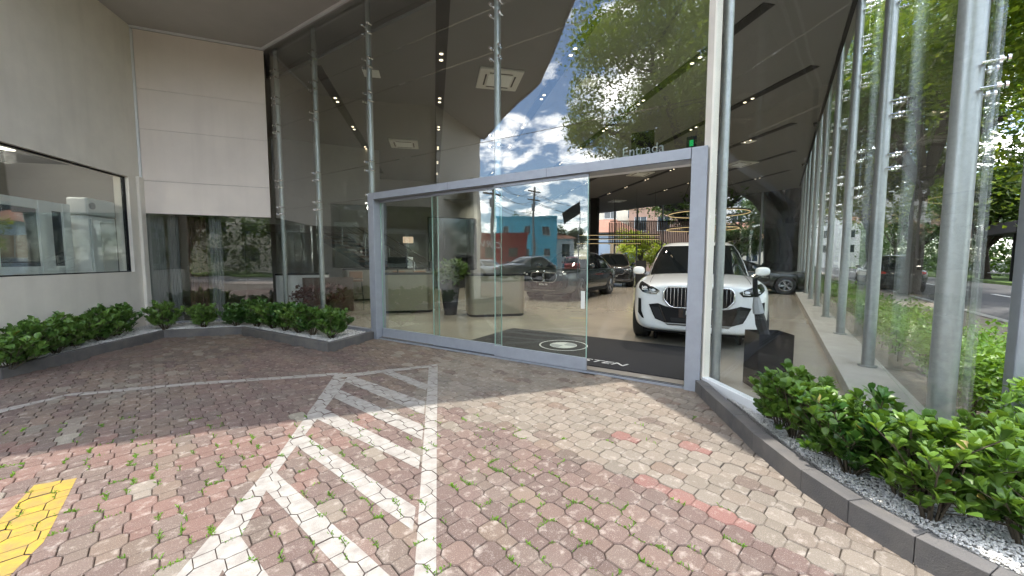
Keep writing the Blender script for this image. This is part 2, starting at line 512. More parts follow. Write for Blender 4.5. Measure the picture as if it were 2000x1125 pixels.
def text_obj(name, body, size, m, loc, rot, parent=None, extrude=0.001, align='CENTER', shear=0.0, xs=1.0):
    me = TEXTS[body]
    me.materials.clear(); me.materials.append(MATS[m])
    o = bpy.data.objects.new(name, me)
    COL.objects.link(o)
    o.location = loc; o.rotation_euler = rot; o.scale = (xs, 1, 1)
    if parent: o.parent = parent
    return o

# ------------------------------------------------------------------ plan of the place (metres, camera at 0,0)
R0 = (1.961, 4.059)                      # right door post on the front facade
U = (-0.8485, 0.5292)                    # along the front facade, to the left
V = (0.5292, 0.8485)                     # into the showroom
RD = (0.5705, 0.8213)                    # along the street facade, away
RN = (0.8213, -0.5705)                   # out to the street
ZC = 5.45                                # showroom ceiling
ZS = 5.97                                # soffit of the canopy
FL = 0.03                                # showroom floor
def FP(s, d, z=None):
    p = (R0[0] + U[0] * s + V[0] * d, R0[1] + U[1] * s + V[1] * d)
    return p if z is None else (p[0], p[1], z)
def RP(t, q, z=None):
    """t along the street facade from the first post, q outward from the posts"""
    p = (2.827 + RD[0] * t + RN[0] * q, 2.453 + RD[1] * t + RN[1] * q)
    return p if z is None else (p[0], p[1], z)
CORNER = FP(8.65, 0)                     # left end of the front facade
W1A = (-6.72, 4.5); W1B = (-7.474, 7.808); W1END = (-8.75, 2.35)
PA = (2.05, 3.98); PB = (2.32, 1.89)     # street-side pane next to the door
PC = (2.865, 2.385)                      # start of the street facade glass
BACKR = (16.4, 21.5); BACKL = (7.4, 34.2)

# ================================================================== THE SETTING
g = MB(); g.add([(-900, -900, -0.16), (900, -900, -0.16), (900, 900, -0.16), (-900, 900, -0.16)], [(0, 1, 2, 3)])
tag(g.build('ground', 'asphalt'), 'grey asphalt ground stretching away around the building', 'ground', kind='structure')

fc = MB()
fc.prism([(-17, -11), (2.4, -11), (2.9, 1.2), (2.3, 4.3), (-2.6, 7.0), (-5.5, 8.3), (-8.0, 8.0), (-8.9, 3.5), (-17, 2.0)], -0.15, -0.022)
forecourt = tag(fc.build('forecourt_pavement', 'joint_dirt'), 'forecourt paved with interlocking red and grey concrete blocks', 'pavement', kind='structure')

# street side: sidewalk, road, median
def rstrip(name, q0, q1, t0, t1, z0, z1, m, label, cat):
    b = MB(); b.prism([RP(t0, q0), RP(t0, q1), RP(t1, q1), RP(t1, q0)], z0, z1)
    return tag(b.build(name, m), label, cat, kind='structure')
rstrip('sidewalk', 1.45, 3.3, -60, 90, -0.15, 0.0, 'sidewalk', 'pinkish sidewalk between the hedge and the street', 'sidewalk')
rstrip('kerb', 3.304, 3.5, -60, 90, -0.15, 0.02, 'concrete', 'pale concrete kerb along the street', 'kerb')
rd_ = rstrip('road', 3.504, 10.4, -90, 120, -0.155, -0.11, 'asphalt', 'grey asphalt street with broken white lane lines', 'road')
for k in range(26):
    b = MB(); b.prism([RP(-20 + 5 * k, 6.9), RP(-20 + 5 * k, 7.05), RP(-17.6 + 5 * k, 7.05), RP(-17.6 + 5 * k, 6.9)], -0.108, -0.104)
    b.build('lane_mark', 'road_paint', rd_)
rstrip('median', 10.404, 17.0, -90, 120, -0.15, 0.05, 'grass', 'green grass median beyond the street', 'grass')
rstrip('far_road', 17.004, 25.0, -90, 120, -0.155, -0.10, 'asphalt', 'second carriageway beyond the grass median', 'road')
rstrip('hedge_bed', 0.165, 1.446, -0.3, 26, -0.15, 0.03, 'joint_dirt', 'strip of soil under the hedge by the street facade', 'soil')

# showroom floor
fb = MB()
fb.prism([FP(8.65, 0.02), FP(-0.02, 0.02), (PA[0] + 0.06, PA[1]), (PB[0] + 0.05, PB[1] + 0.05), RP(0.0, -0.02), RP(22.9, -0.02), BACKR, BACKL, (-4, 34), (-12, 22), (-12.5, 10.5), (-7.47, 7.86)], -0.14, FL)
floor = tag(fb.build('showroom_floor', 'showroom_floor'), 'polished tan concrete showroom floor', 'floor', kind='structure')

# ------------------------------------------------------------------ building
bld = thing('showroom_building', 'car showroom building with beige walls and dark grey overhanging canopy roof', 'building', (0, 0, 0))
EDGE0 = (0.98, 4.32)
roof_poly = [(-3.99, 2.61), EDGE0, (1.08, 4.12), (1.49, 2.56), (2.5, 2.56), RP(0.9, 0.16), RP(23.3, 0.16), (16.9, 21.9), (7.9, 34.8), (-4, 36), (-14, 36), (-14, 7), (-8.87, 2.21)]  # unseen corner after EDGE0 is added, shaped to cast the shade band by the kerb
rb = MB(); rb.prism(roof_poly, ZS, ZS + 0.42)
rb.build('roof', 'soffit', bld)
# fascia trim along the canopy edge and the added right-hand corner
for a, c in (((-8.87, 2.21), (-3.99, 2.61)), ((-3.99, 2.61), EDGE0), ((1.08, 4.12), (1.49, 2.56))):
    d = Vector((c[0] - a[0], c[1] - a[1])); L = d.length; d.normalize()
    t = MB(); t.obox(a, d, (d.y, -d.x), 0, L, 0.002, 0.05, ZS - 0.03, ZS + 0.45)
    t.build('fascia', 'concrete', bld)
# thin metal trim where soffit meets walls and glass
def seg_box(name, a, c, m, parent, o0, o1, z0, z1, e0=0.0, e1=0.0, bevel=0.0):
    d = Vector((c[0] - a[0], c[1] - a[1])); L = d.length; d.normalize()
    nrm = (d.y, -d.x)
    t = MB(); t.obox(a, d, nrm, e0, L - e1, o0, o1, z0, z1)
    return t.build(name, m, parent, bevel=bevel)
seg_box('trim', FP(8.65, 0), FP(2.9, 0), 'alu_white', bld, 0.03, 0.07, ZS - 0.05, ZS - 0.002)
seg_box('trim', W1B, CORNER, 'alu_white', bld, 0.01, 0.04, ZS - 0.04, ZS - 0.002)
# showroom ceiling
cb = MB()
inset = -0.13
cb.prism([FP(8.5, 0.25), FP(0.2, 0.25), FP(-1.9, 0.1), RP(1.2, inset), RP(22.8, inset), (16.3, 21.5), (7.3, 34.1), (-4, 34), (-9.5, 22), (-9.5, 10.2)], ZC, ZC + 0.06)
cb.build('ceiling', 'ceiling_dark', bld)
seg_box('ceiling_edge', RP(0.8, 0), RP(22.9, 0), 'black', bld, -0.12, -0.06, ZC + 0.0, ZS - 0.004)

# left beige wall with the wide window
d1 = Vector((W1A[0] - W1B[0], W1A[1] - W1B[1])); L1 = d1.length; d1.normalize()
n1 = (d1.y, -d1.x)
if n1[0] < 0: n1 = (-n1[0], -n1[1])
lw = MB()
WX0, WX1, WZ0, WZ1 = 0.32, 3.15, 1.17, 3.0
lw.obox(W1B, d1, n1, 0.0, WX0, -0.25, 0, -0.1, ZS)
lw.obox(W1B, d1, n1, WX0, WX1, -0.25, 0, -0.1, WZ0)
lw.obox(W1B, d1, n1, WX0, WX1, -0.25, 0, WZ1, ZS)
lw.obox(W1B, d1, n1, WX1, L1, -0.25, 0, -0.1, ZS)
lw.build('left_wall', 'wall_beige', bld)
d2 = Vector((W1END[0] - W1A[0], W1END[1] - W1A[1])); L2 = d2.length; d2.normalize(); n2 = (-d2.y, d2.x)
t = MB(); t.obox(W1A, d2, n2, -0.12, L2, -0.25, 0.0, -0.1, ZS); t.build('end_wall', 'wall_beige', bld)
# narrow rendered pier between the two walls
t = MB(); t.obox(W1B, d1, n1, 0.0, 0.14, 0.003, 0.06, -0.1, 3.05); t.build('pier', 'wall_beige', bld, bevel=0.01)
win = thing('office_window', 'wide dark office window in the beige left wall', 'window', (W1B[0], W1B[1], 0))
def LW(a, b, z): return (d1.x * a + n1[0] * b, d1.y * a + n1[1] * b, z)
def lbox(mb, a0, a1, b0, b1, z0, z1): return mb.obox((0, 0), d1, n1, a0, a1, b0, b1, z0, z1)
t = MB(); lbox(t, WX0 + 0.02, WX1 - 0.02, -0.10, -0.09, WZ0 + 0.02, WZ1 - 0.02); t.build('pane', 'glass', win)
for (a0, a1, z0, z1) in ((WX0, WX1, WZ1 - 0.018, WZ1 - 0.002), (WX0, WX1, WZ0 + 0.002, WZ0 + 0.018), (WX0 + 0.002, WX0 + 0.018, WZ0 + 0.02, WZ1 - 0.02), (WX1 - 0.018, WX1 - 0.002, WZ0 + 0.02, WZ1 - 0.02)):
    t = MB(); lbox(t, a0, a1, -0.12, -0.06, z0, z1); t.build('frame', 'black', win)
# room behind that window
rm = thing('office_room', 'dim office room behind the wide window of the beige wall', 'room', (W1B[0], W1B[1], 0), kind='structure')
t = MB(); lbox(t, -0.2, 4.4, -3.6, -3.5, 0, 4.0); t.build('wall', 'wall_grey', rm)
t = MB(); lbox(t, -0.25, -0.05, -3.5, -0.26, 0, 4.0); t.build('wall', 'wall_grey', rm)
t = MB(); lbox(t, 4.4, 4.5, -3.5, -0.26, 0, 4.0); t.build('wall', 'wall_grey', rm)
t = MB(); lbox(t, -0.2, 4.4, -3.5, -0.26, 3.25, 3.3); t.build('ceiling', 'ceiling_dark', rm)
t = MB(); lbox(t, -0.2, 4.4, -3.5, -0.26, 0.0, 0.05); t.build('floor', 'concrete', rm)

# panelled wall above the cafe window
pw = MB()
dP = Vector((CORNER[0] - W1B[0], CORNER[1] - W1B[1])); LP = dP.length; dP.normalize(); nP = (dP.y, -dP.x)
upper = thing('panelled_wall', 'pale pink panelled wall above the low cafe window', 'wall', (W1B[0], W1B[1], 0))
t = MB(); t.obox((0, 0), dP, nP, 0.05, LP - 0.03, -0.2, -0.012, 2.36, ZS - 0.05); t.build('backing', 'joint_dirt', upper)
zs = [2.345, 3.0, 4.02, 4.8, 5.925]
for k in range(4):
    t = MB(); t.obox((0, 0), dP, nP, 0.04, LP - 0.02, -0.011, 0.006, zs[k] + 0.003, zs[k + 1] - 0.003)
    t.build('wall_panel', 'panel_pink', upper)
t = MB(); t.obox((0, 0), dP, nP, 0.0, 0.035, -0.02, 0.03, 2.3, ZS - 0.06); t.build('corner_trim', 'alu_white', upper)
cw = thing('cafe_window', 'low dark cafe window under the panelled wall', 'window', (W1B[0], W1B[1], 0))
t = MB(); t.obox((0, 0), dP, nP, 0.02, LP - 0.04, -0.03, -0.02, 0.12, 2.34); t.build('pane', 'glass', cw)
t = MB(); t.obox((0, 0), dP, nP, 0.02, LP - 0.02, -0.08, 0.03, -0.05, 0.115); t.build('sill', 'alu', cw)
# grey curtain strips standing behind the cafe glass
for k, (a, w, mt) in enumerate(((0.08, 0.16, 'curtain_grey'), (0.3, 0.18, 'curtain_grey'), (0.62, 0.34, 'wood_brown'), (1.02, 0.22, 'curtain_grey'))):
    c = MB(); n = 8; pts = []
    for i in range(n + 1):
        aa = a + w * i / n; bb = -0.25 - 0.02 * (1 if i % 2 else -1)
        pts.append((dP.x * aa + nP[0] * bb, dP.y * aa + nP[1] * bb))
    vs = [(p[0], p[1], 0.05) for p in pts] + [(p[0], p[1], 2.33) for p in pts]
    vs += [(p[0] - nP[0] * .012, p[1] - nP[1] * .012, 0.05) for p in pts] + [(p[0] - nP[0] * .012, p[1] - nP[1] * .012, 2.33) for p in pts]
    m1 = n + 1
    fs = [(i, i + 1, m1 + i + 1, m1 + i) for i in range(n)] + [(2 * m1 + i + 1, 2 * m1 + i, 3 * m1 + i, 3 * m1 + i + 1) for i in range(n)]
    fs += [(m1 + i, m1 + i + 1, 3 * m1 + i + 1, 3 * m1 + i) for i in range(n)]
    c.add(vs, fs)
    o = c.build('curtain_strip', mt)
    o.location = (W1B[0], W1B[1], 0)
    tag(o, ('narrow grey blind strip nearest the white pier behind the cafe glass', 'second grey blind strip behind the cafe glass', 'wide dark brown blind strip behind the cafe glass', 'grey blind strip beside the pale cafe counter')[k], 'blind', 'blind strips in the cafe window')

# interior walls of the showroom (left side and back)
iw = MB()
iw.obox((-12.2, 10.5), (0.0, 1.0), (-1, 0), 0, 24, 0, 0.2, 0, ZC)
iw.build('inner_wall', 'wall_grey', bld)
seg_box('inner_wall', (-12.3, 10.6), (-7.62, 8.0), 'wall_grey', bld, -0.2, 0.0, FL, ZS - 0.004)
seg_box('inner_wall', (-12.2, 17.5), (-1.9, 21.0), 'wall_grey', bld, -0.2, 0.0, FL, ZC)
seg_box('inner_wall', (-1.9, 21.0), (1.5, 30.5), 'wall_grey', bld, -0.2, 0.0, FL, ZC)
seg_box('inner_wall', (1.5, 30.5), (7.0, 34.3), 'wall_grey', bld, -0.2, 0.0, FL, ZC)
seg_box('wall_screen', (-3.6, 20.2), (-1.95, 20.8), 'black', bld, 0.02, 0.12, 0.9, 3.6)
# dark upper box hanging over the bar at the left (mezzanine)
seg_box('mezzanine', (-9.6, 12.2), (-4.9, 14.4), 'wall_grey', bld, -4.0, 0.0, 2.6, ZC - 0.005)
col_ = MB(); col_.obox((5.55, 25.2), U, V, 0, 0.45, 0, 0.45, FL, ZC); col_.build('column', 'black_matt', bld)

# plinth under the street facade posts
seg_box('plinth', RP(-0.1, 0), RP(22.9, 0), 'concrete', bld, -0.30, 0.16, -0.05, 0.15, bevel=0.008)
# base channel under the street-side pane
seg_box('plinth', PA, PB, 'alu_white', bld, -0.05, 0.03, -0.05, 0.16)
seg_box('plinth', PB, PC, 'alu_white', bld, -0.05, 0.028, -0.05, 0.158)

# ------------------------------------------------------------------ glass facades
JZ = [2.5, 3.08, 4.27, 4.85, 5.42]
def clamp(parent, p, axis, out, z):
    """four-armed glass clamp: bar along the facade, stand-offs with round caps"""
    mb = MB()
    mb.tube((p[0], p[1], z - 0.085), (p[0], p[1], z + 0.085), 0.012, seg=6)
    for dz in (-0.075, 0.075):
        a = (p[0] - axis[0] * 0.075, p[1] - axis[1] * 0.075); b = (p[0] + axis[0] * 0.075, p[1] + axis[1] * 0.075)
        mb.tube((a[0], a[1], z + dz), (b[0], b[1], z + dz), 0.009, seg=6)
        for e in (a, b):
            mb.tube((e[0] - out[0] * 0.02, e[1] - out[1] * 0.02, z + dz), (e[0] + out[0] * 0.075, e[1] + out[1] * 0.075, z + dz), 0.009, seg=6)
            mb.tube((e[0] + out[0] * 0.045, e[1] + out[1] * 0.045, z + dz), (e[0] + out[0] * 0.062, e[1] + out[1] * 0.062, z + dz), 0.022, seg=10)
            mb.tube((e[0] + out[0] * 0.079, e[1] + out[1] * 0.079, z + dz), (e[0] + out[0] * 0.091, e[1] + out[1] * 0.091, z + dz), 0.020, seg=10)
    return mb.build('glass_clamp', 'chrome', parent)

ff = thing('glass_facade', 'frameless glass front beside and above the sliding door on steel posts', 'glass facade')
OUTF = (-V[0], -V[1])
POSTS_F = [(8.45, 0.04), (7.02, FL), (5.37, FL), (2.63, 2.56), (-0.30, FL)]
for s, zb in POSTS_F:
    p = FP(s, 0.13)
    if s < 0: p = (2.235, 4.12)
    post = MB(); post.tube((p[0], p[1], zb), (p[0], p[1], ZS - 0.004), 0.048, seg=20)
    po = smooth_angle(post.build('post', 'steel', ff))
    po_e = po
    if zb < 1:
        t = MB(); t.tube((p[0], p[1], zb + 0.0), (p[0], p[1], zb + 0.02), 0.075, seg=20); t.build('base_plate', 'steel', po)
    for z in JZ:
        if z < zb + 0.1 or s < 0: continue
        clamp(po, p, U, OUTF, z)
def fpane(s0, s1, z0, z1):
    # every sheet sits a fraction of a degree out of true
    a_, b_ = random.uniform(-.0022, .0022), random.uniform(-.0022, .0022)
    t = MB(); t.obox(R0, U, V, s0 + 0.004, s1 - 0.004, 0.045, 0.056, z0 + 0.004, z1 - 0.004)
    sm, zm = (s0 + s1) / 2, (z0 + z1) / 2
    v_ = []
    for p in t.v:
        s_ = (p[0] - R0[0]) * U[0] + (p[1] - R0[1]) * U[1]; o_ = a_ * (s_ - sm) + b_ * (p[2] - zm)
        v_.append((p[0] + V[0] * o_, p[1] + V[1] * o_, p[2]))
    t.v = v_
    return t.build('pane', 'glass', ff)
cols = [(5.37, 7.02), (7.02, 8.63)]
for s0, s1 in cols:
    zz = [0.14] + JZ + [ZS - 0.005]
    for k in range(len(zz) - 1): fpane(s0, s1, zz[k], zz[k + 1])
for s0, s1 in ((2.63, 5.37), (-0.06, 2.63)):
    zz = [2.56] + JZ[1:] + [ZS - 0.005]
    for k in range(len(zz) - 1): fpane(s0, s1, zz[k], zz[k + 1])
t = MB(); t.obox(R0, U, V, 5.26, 8.63, 0.0, 0.1, -0.05, 0.135); t.build('base_channel', 'alu', ff)

fs_ = thing('glass_facade', 'street side glass wall on a long row of steel posts', 'glass facade')
def glass_seg(a, c, z0, z1, parent, name='pane', th=0.012, m='glass_street', off=0.0):
    d = Vector((c[0] - a[0], c[1] - a[1])); L = d.length; d.normalize()
    t = MB(); t.obox(a, d, (d.y, -d.x), 0.004, L - 0.004, off, off + th, z0 + 0.004, z1 - 0.004)
    return t.build(name, m, parent)
for k in range(5):
    z0, z1 = ([0.16] + JZ[:1] + [3.08] + JZ[2:])[k:k + 2] if k < 5 else (0, 0)
    glass_seg(PA, PB, z0, z1, fs_)
    glass_seg(PB, PC, z0, z1, fs_)
glass_seg(PA, PB, JZ[4], ZS - 0.005, fs_); glass_seg(PB, PC, JZ[4], ZS - 0.005, fs_)
# pale jamb strip between door post and pane
t = MB(); t.obox(PA, (0.128, -0.992), (0.992, 0.128), -0.10, 0.0, -0.03, 0.05, 0.0, ZS - 0.004); t.build('jamb', 'wall_beige', fs_)
NP_ = 10
for k in range(NP_):
    t_ = 2.4 * k
    p = RP(t_, 0)
    r = 0.058 if k else 0.066
    mb = MB(); mb.tube((p[0], p[1], 0.15), (p[0], p[1], ZS - 0.004), r, seg=20)
    po = smooth_angle(mb.build('post', 'steel', fs_))
    mb = MB(); mb.tube((p[0], p[1], 0.15), (p[0], p[1], 0.17), r + 0.03, seg=20); mb.build('base_plate', 'steel', po)
    for z in JZ: clamp(po, (p[0] + RN[0] * 0.05, p[1] + RN[1] * 0.05), RD, RN, z)
    a = RP(t_, 0.115) if k else PC
    c = RP(t_ + 2.4, 0.115) if k < NP_ - 1 else RP(22.9, 0.115)
    zz = [0.16] + JZ + [ZS - 0.005]
    for j in range(len(zz) - 1):
        glass_seg(a, c, zz[j], zz[j + 1], fs_)
# rear glass wall
fr = thing('glass_facade', 'rear glass wall of the showroom with thin dark mullions', 'glass facade')
dB = Vector((BACKL[0] - BACKR[0], BACKL[1] - BACKR[1])); LB = dB.length; dB.normalize()
nb = 7
for k in range(nb):
    a = (BACKR[0] + dB.x * LB * k / nb, BACKR[1] + dB.y * LB * k / nb); c = (BACKR[0] + dB.x * LB * (k + 1) / nb, BACKR[1] + dB.y * LB * (k + 1) / nb)
    glass_seg(a, c, 0.1, ZC, fr)
    mb = MB(); mb.obox(a, dB, (dB.y, -dB.x), -0.04, 0.04, -0.1, -0.002, FL, ZC); mb.build('mullion', 'alu', fr)

# ------------------------------------------------------------------ entrance: sliding glass door
dr = thing('sliding_door', 'wide automatic sliding glass door in a pale aluminium frame standing half open', 'door', (R0[0], R0[1], 0))
def dbox(name, m, parent, s0, s1, d0, d1, z0, z1, bevel=0.0):
    t = MB(); t.obox((0, 0), U, V, s0, s1, d0, d1, z0, z1)
    return t.build(name, m, parent, bevel=bevel)
dbox('post', 'alu', dr, -0.075, 0.075, -0.08, 0.14, -0.01, 2.56, 0.006)
dbox('post', 'alu', dr, 5.09, 5.24, -0.08, 0.14, -0.01, 2.56, 0.006)
dbox('header', 'alu', dr, 0.077, 5.088, -0.08, 0.14, 2.44, 2.56, 0.006)
dbox('drive_box', 'alu_white', dr, 0.1, 2.5, 0.142, 0.30, 2.45, 2.62, 0.01)
tr = dbox('floor_track', 'alu', dr, 0.08, 5.085, -0.05, 0.13, 0.0, 0.022)
for k in range(4):
    dbox('groove', 'black', tr, 0.085, 5.08, -0.035 + 0.04 * k, -0.022 + 0.04 * k, 0.0222, 0.026)
for nm, s0, s1, d in (('fixed', 3.72, 5.08, 0.06), ('mid', 2.50, 3.82, 0.03), ('front', 1.20, 2.58, -0.03)):
    leaf = dbox('door_leaf', 'alu', dr, s0, s1, d - 0.018, d + 0.018, 0.028, 0.185, 0.003)
    dbox('pane', 'glass_door', leaf, s0 + 0.012, s1 - 0.012, d - 0.005, d + 0.005, 0.186, 2.40)
    dbox('top_rail', 'alu', leaf, s0, s1, d - 0.015, d + 0.015, 2.40, 2.438)
    for e in (s0, s1 - 0.01):
        dbox('glass_edge', 'glass_edge', leaf, e, e + 0.01, d - 0.006, d + 0.006, 0.186, 2.40)
for s_ in (0.079, 1.75, 3.4, 5.086):
    dbox('seam', 'black', dr, s_ - 0.0012, s_ + 0.0012, -0.0812, -0.0802, 2.442, 2.558)
dbox('header_seal', 'black', dr, 0.08, 5.085, -0.0813, -0.0803, 2.4405, 2.447)
dbox('sign_holder', 'ac_grey', dr, 1.225, 1.275, -0.052, -0.046, 0.80, 1.02)

# lettering over the door and the green exit lamp
es = thing('entrance_sign', 'small grey glass sign above the door reading Entrada', 'sign', (R0[0], R0[1], 0))
dbox('plate', 'glass_dark', es, 0.53, 0.80, 0.31, 0.316, 2.63, 2.93)
ROTF = math.atan2(-U[1], -U[0])
text_obj('lettering', 'Entrada', 0.16, 'umbrella_grey', (U[0] * 0.66 + V[0] * 0.303, U[1] * 0.66 + V[1] * 0.303, 2.71), (rad(90), 0, ROTF), es, 0.003)
ex = thing('exit_lamp', 'small green lamp at the right end of the door header', 'lamp', (R0[0], R0[1], 0))
dbox('housing', 'black', ex, 0.06, 0.16, 0.16, 0.20, 2.60, 2.74)
dbox('lens', 'exit_green', ex, 0.09, 0.13, 0.153, 0.158, 2.635, 2.70)

# ------------------------------------------------------------------ pavers
PP = 0.157
ang = rad(-1.7)
E1 = (math.cos(ang), math.sin(ang)); E2 = (math.sin(ang), -math.cos(ang))
A_ = PP - 2 * 0.060
OCT = [(PP / 2, -A_ / 2), (PP / 2, A_ / 2), (A_ / 2, PP / 2), (-A_ / 2, PP / 2), (-PP / 2, A_ / 2), (-PP / 2, -A_ / 2), (-A_ / 2, -PP / 2), (A_ / 2, -PP / 2)]
SQ = [(PP / 2, A_ / 2), (PP - A_ / 2, PP / 2), (PP / 2, PP - A_ / 2), (A_ / 2, PP / 2)]
KEY = [OCT[0], OCT[1], SQ[1], SQ[2], OCT[2], OCT[3], OCT[4], OCT[5], OCT[6], OCT[7]]
def inset_poly(poly, d):
    n = len(poly); out = []
    a = sum(poly[i][0] * poly[(i + 1) % n][1] - poly[(i + 1) % n][0] * poly[i][1] for i in range(n))
    sg = 1 if a > 0 else -1
    for i in range(n):
        p0, p1, p2 = Vector(poly[i - 1]), Vector(poly[i]), Vector(poly[(i + 1) % n])
        e1 = (p1 - p0).normalized(); e2 = (p2 - p1).normalized()
        n1_ = Vector((-e1.y, e1.x)) * sg; n2_ = Vector((-e2.y, e2.x)) * sg
        m_ = (n1_ + n2_); m_ = m_ / max(0.35, m_.dot(n1_))
        out.append((p1.x + m_.x * d, p1.y + m_.y * d))
    return out
K0 = inset_poly(KEY, 0.0017); K1 = inset_poly(KEY, 0.0075)
def to_w(p, c): return (c[0] + E1[0] * p[0] + E2[0] * p[1], c[1] + E1[1] * p[0] + E2[1] * p[1])
def in_poly(p, poly):
    r = False; n = len(poly)
    for i in range(n):
        x1, y1 = poly[i]; x2, y2 = poly[(i + 1) % n]
        if (y1 > p[1]) != (y2 > p[1]) and p[0] < (x2 - x1) * (p[1] - y1) / (y2 - y1) + x1: r = not r
    return r
KERB_L = [(-7.6, 1.9), (-6.0, 4.4), (-6.28, 6.80), (-5.13, 7.15), (-2.81, 5.74), (-2.44, 6.78)]
KERB_R = [(2.075, 4.14), (1.965, 3.39), (1.875, 2.72), (1.855, 2.23), (1.88, 1.95), (1.95, 1.70), (2.03, 1.50), (2.16, 1.25), (2.4, 0.9)]
PAVE = [(-16.8, -10.8), (2.3, -10.8), (2.9, 0.4)] + list(reversed(KERB_R)) + [FP(-0.1, -0.02), FP(5.2, -0.02)] + list(reversed(KERB_L)) + [(-16.8, 1.8)]
ZB = [(-8.0, 7.2), (-0.697, 3.616), (0.0, 2.964), (0.765, 2.382), (1.21, 1.906), (1.40, 1.65), (2.2, 0.6)]
def zone_y(x):
    for i in range(len(ZB) - 1):
        if ZB[i][0] <= x <= ZB[i + 1][0]:
            f = (x - ZB[i][0]) / (ZB[i + 1][0] - ZB[i][0]); return ZB[i][1] * (1 - f) + ZB[i + 1][1] * f
    return 9 if x < -8 else -9
rp = random.Random(3)
MAUVE = [(0.225, 0.160, 0.145), (0.24, 0.172, 0.153), (0.205, 0.150, 0.135), (0.235, 0.182, 0.16), (0.265, 0.19, 0.165)]
GREY = [(0.33, 0.295, 0.25), (0.345, 0.305, 0.26), (0.31, 0.28, 0.24), (0.325, 0.28, 0.235), (0.36, 0.325, 0.28)]
BROWN = [(0.25, 0.195, 0.16), (0.22, 0.175, 0.15), (0.28, 0.215, 0.175)]
PINK = [(0.345, 0.185, 0.165), (0.315, 0.175, 0.155)]
def paver_col(x, y):
    dz = y - zone_y(x) + rp.gauss(0, 0.03)
    f = rp.random()
    if x > -1.0 and dz > 0:
        c = rp.choice(GREY if f < 0.90 else BROWN)
        if f > 0.985: c = rp.choice(PINK)
    elif x < -0.8 and y > 3.0 + 0.25 * (x + 3):
        # far left bay: brown red mix with pale repaired rows
        w = math.sin(x * 1.9 + 0.8 * y) + rp.gauss(0, 0.5)
        c = rp.choice(GREY if w > 1.25 else (BROWN if w > 0.1 else MAUVE))
        if abs(y - (2.98 + 0.26 * (x + 3))) < 0.13 and f < 0.45: c = (0.42, 0.40, 0.33)
    else:
        c = rp.choice(MAUVE if f < 0.86 else BROWN)
        if f > 0.965: c = rp.choice(GREY)
        if x < -1.2 and y > 1.9 and f < 0.4: c = (0.285, 0.18, 0.155)
    # the little pink repair by the right planter
    s1 = (x - 0.80) * 0.685 + (y - 2.36) * -0.728; s2 = (x - 0.80) * 0.728 + (y - 2.36) * 0.685
    if -0.05 < s1 < 0.66 and abs(s2) < 0.075: c = rp.choice(PINK)
    k = rp.uniform(0.44, 0.55)
    return (c[0] * k * 1.05, c[1] * k, c[2] * k * 0.95)
pav = []
N = 130
for i in range(-N, N):
    for j in range(-N, N):
        c = (E1[0] * PP * i + E2[0] * PP * j, E1[1] * PP * i + E2[1] * PP * j)
        if not (-16.5 < c[0] < 2.6 and -9 < c[1] < 8.4): continue
        if c[1] < -4 and c[0] > -5: continue
        if not in_poly(c, PAVE): continue
        pav.append(c)
def proj(p):
    th = rad(4.19); c, s = math.cos(th), math.sin(th)
    zf = p[1] * c - (p[2] - 1.4) * s; up = p[1] * s + (p[2] - 1.4) * c
    if zf < 0.1: return None
    return (1000 + 745 * p[0] / zf, 562.5 - 745 * up / zf, zf)
def vis(c):
    q = proj((c[0], c[1], 0.0))
    return q is not None and -20 < q[0] < 2020 and q[1] < 1160
info = []
for c in pav:
    info.append([c, paver_col(*c), rp.gauss(0, 0.0016), rp.gauss(0, 0.008), rp.gauss(0, 0.008), vis(c)])
order = sorted([k for k in range(len(info)) if info[k][5]], key=lambda k: info[k][0][1])
big = set(order[:300])
OT = inset_poly(OCT, 0.0055); ST = inset_poly(SQ, 0.0045)
def paver_geo(mb):
    def w3(p, z): return (E1[0] * p[0] + E2[0] * p[1], E1[1] * p[0] + E2[1] * p[1], z)
    v = [w3(p, -0.03) for p in K0] + [w3(p, -0.006) for p in K0] + [w3(p, 0.0) for p in OT] + [w3(p, -0.0004) for p in ST]
    n = 10
    f = [((k + 1) % n, k, n + k, n + (k + 1) % n) for k in range(n)]
    om = [0, 1, 4, 5, 6, 7, 8, 9]                      # outline vertex under each octagon corner
    for k in range(8):
        f.append((n + om[(k + 1) % 8], n + om[k], 20 + k, 20 + (k + 1) % 8))
    sm = [1, 2, 3, 4]
    for k in range(4):
        f.append((n + sm[(k + 1) % 4], n + sm[k], 28 + k, 28 + (k + 1) % 4))
    f.append(tuple(reversed(range(20, 28)))); f.append(tuple(reversed(range(28, 32))))
    return v, f
pv, pf = paver_geo(None)
mb = MB(); mb.add(pv, pf)
pme = mb.mesh('paver', 'paver_obj')
for k in sorted(big):
    c, col, dz, tx, ty, _ = info[k]
    o = bpy.data.objects.new('paver', pme)
    COL.objects.link(o)
    o.parent = forecourt
    o.location = (c[0], c[1], dz)
    o.rotation_euler = (tx, ty, 0)
    o.color = (*col, 1)
base = np.array(pv, dtype=np.float64)
VV = []; FF = []; CC = []
nb_ = len(pv)
cnt = 0
for k, (c, col, dz, tx, ty, _) in enumerate(info):
    if k in big: continue
    w = base.copy()
    w[:, 2] += dz - w[:, 0] * ty + w[:, 1] * tx
    w[:, 0] += c[0]; w[:, 1] += c[1]
    VV.append(w)
    FF.extend([tuple(q + cnt * nb_ for q in f) for f in pf])
    CC.append(np.tile(np.array([*col, 1.0]), (nb_, 1)))
    cnt += 1
me = bpy.data.meshes.new('paver_field')
me.from_pydata(np.concatenate(VV).tolist(), [], FF)
ca = me.color_attributes.new('Col', 'FLOAT_COLOR', 'POINT')
ca.data.foreach_set('color', np.concatenate(CC).astype(np.float32).ravel())
me.materials.append(MATS['paver_mass'])
o = bpy.data.objects.new('paver_field', me); COL.objects.link(o); o.parent = forecourt
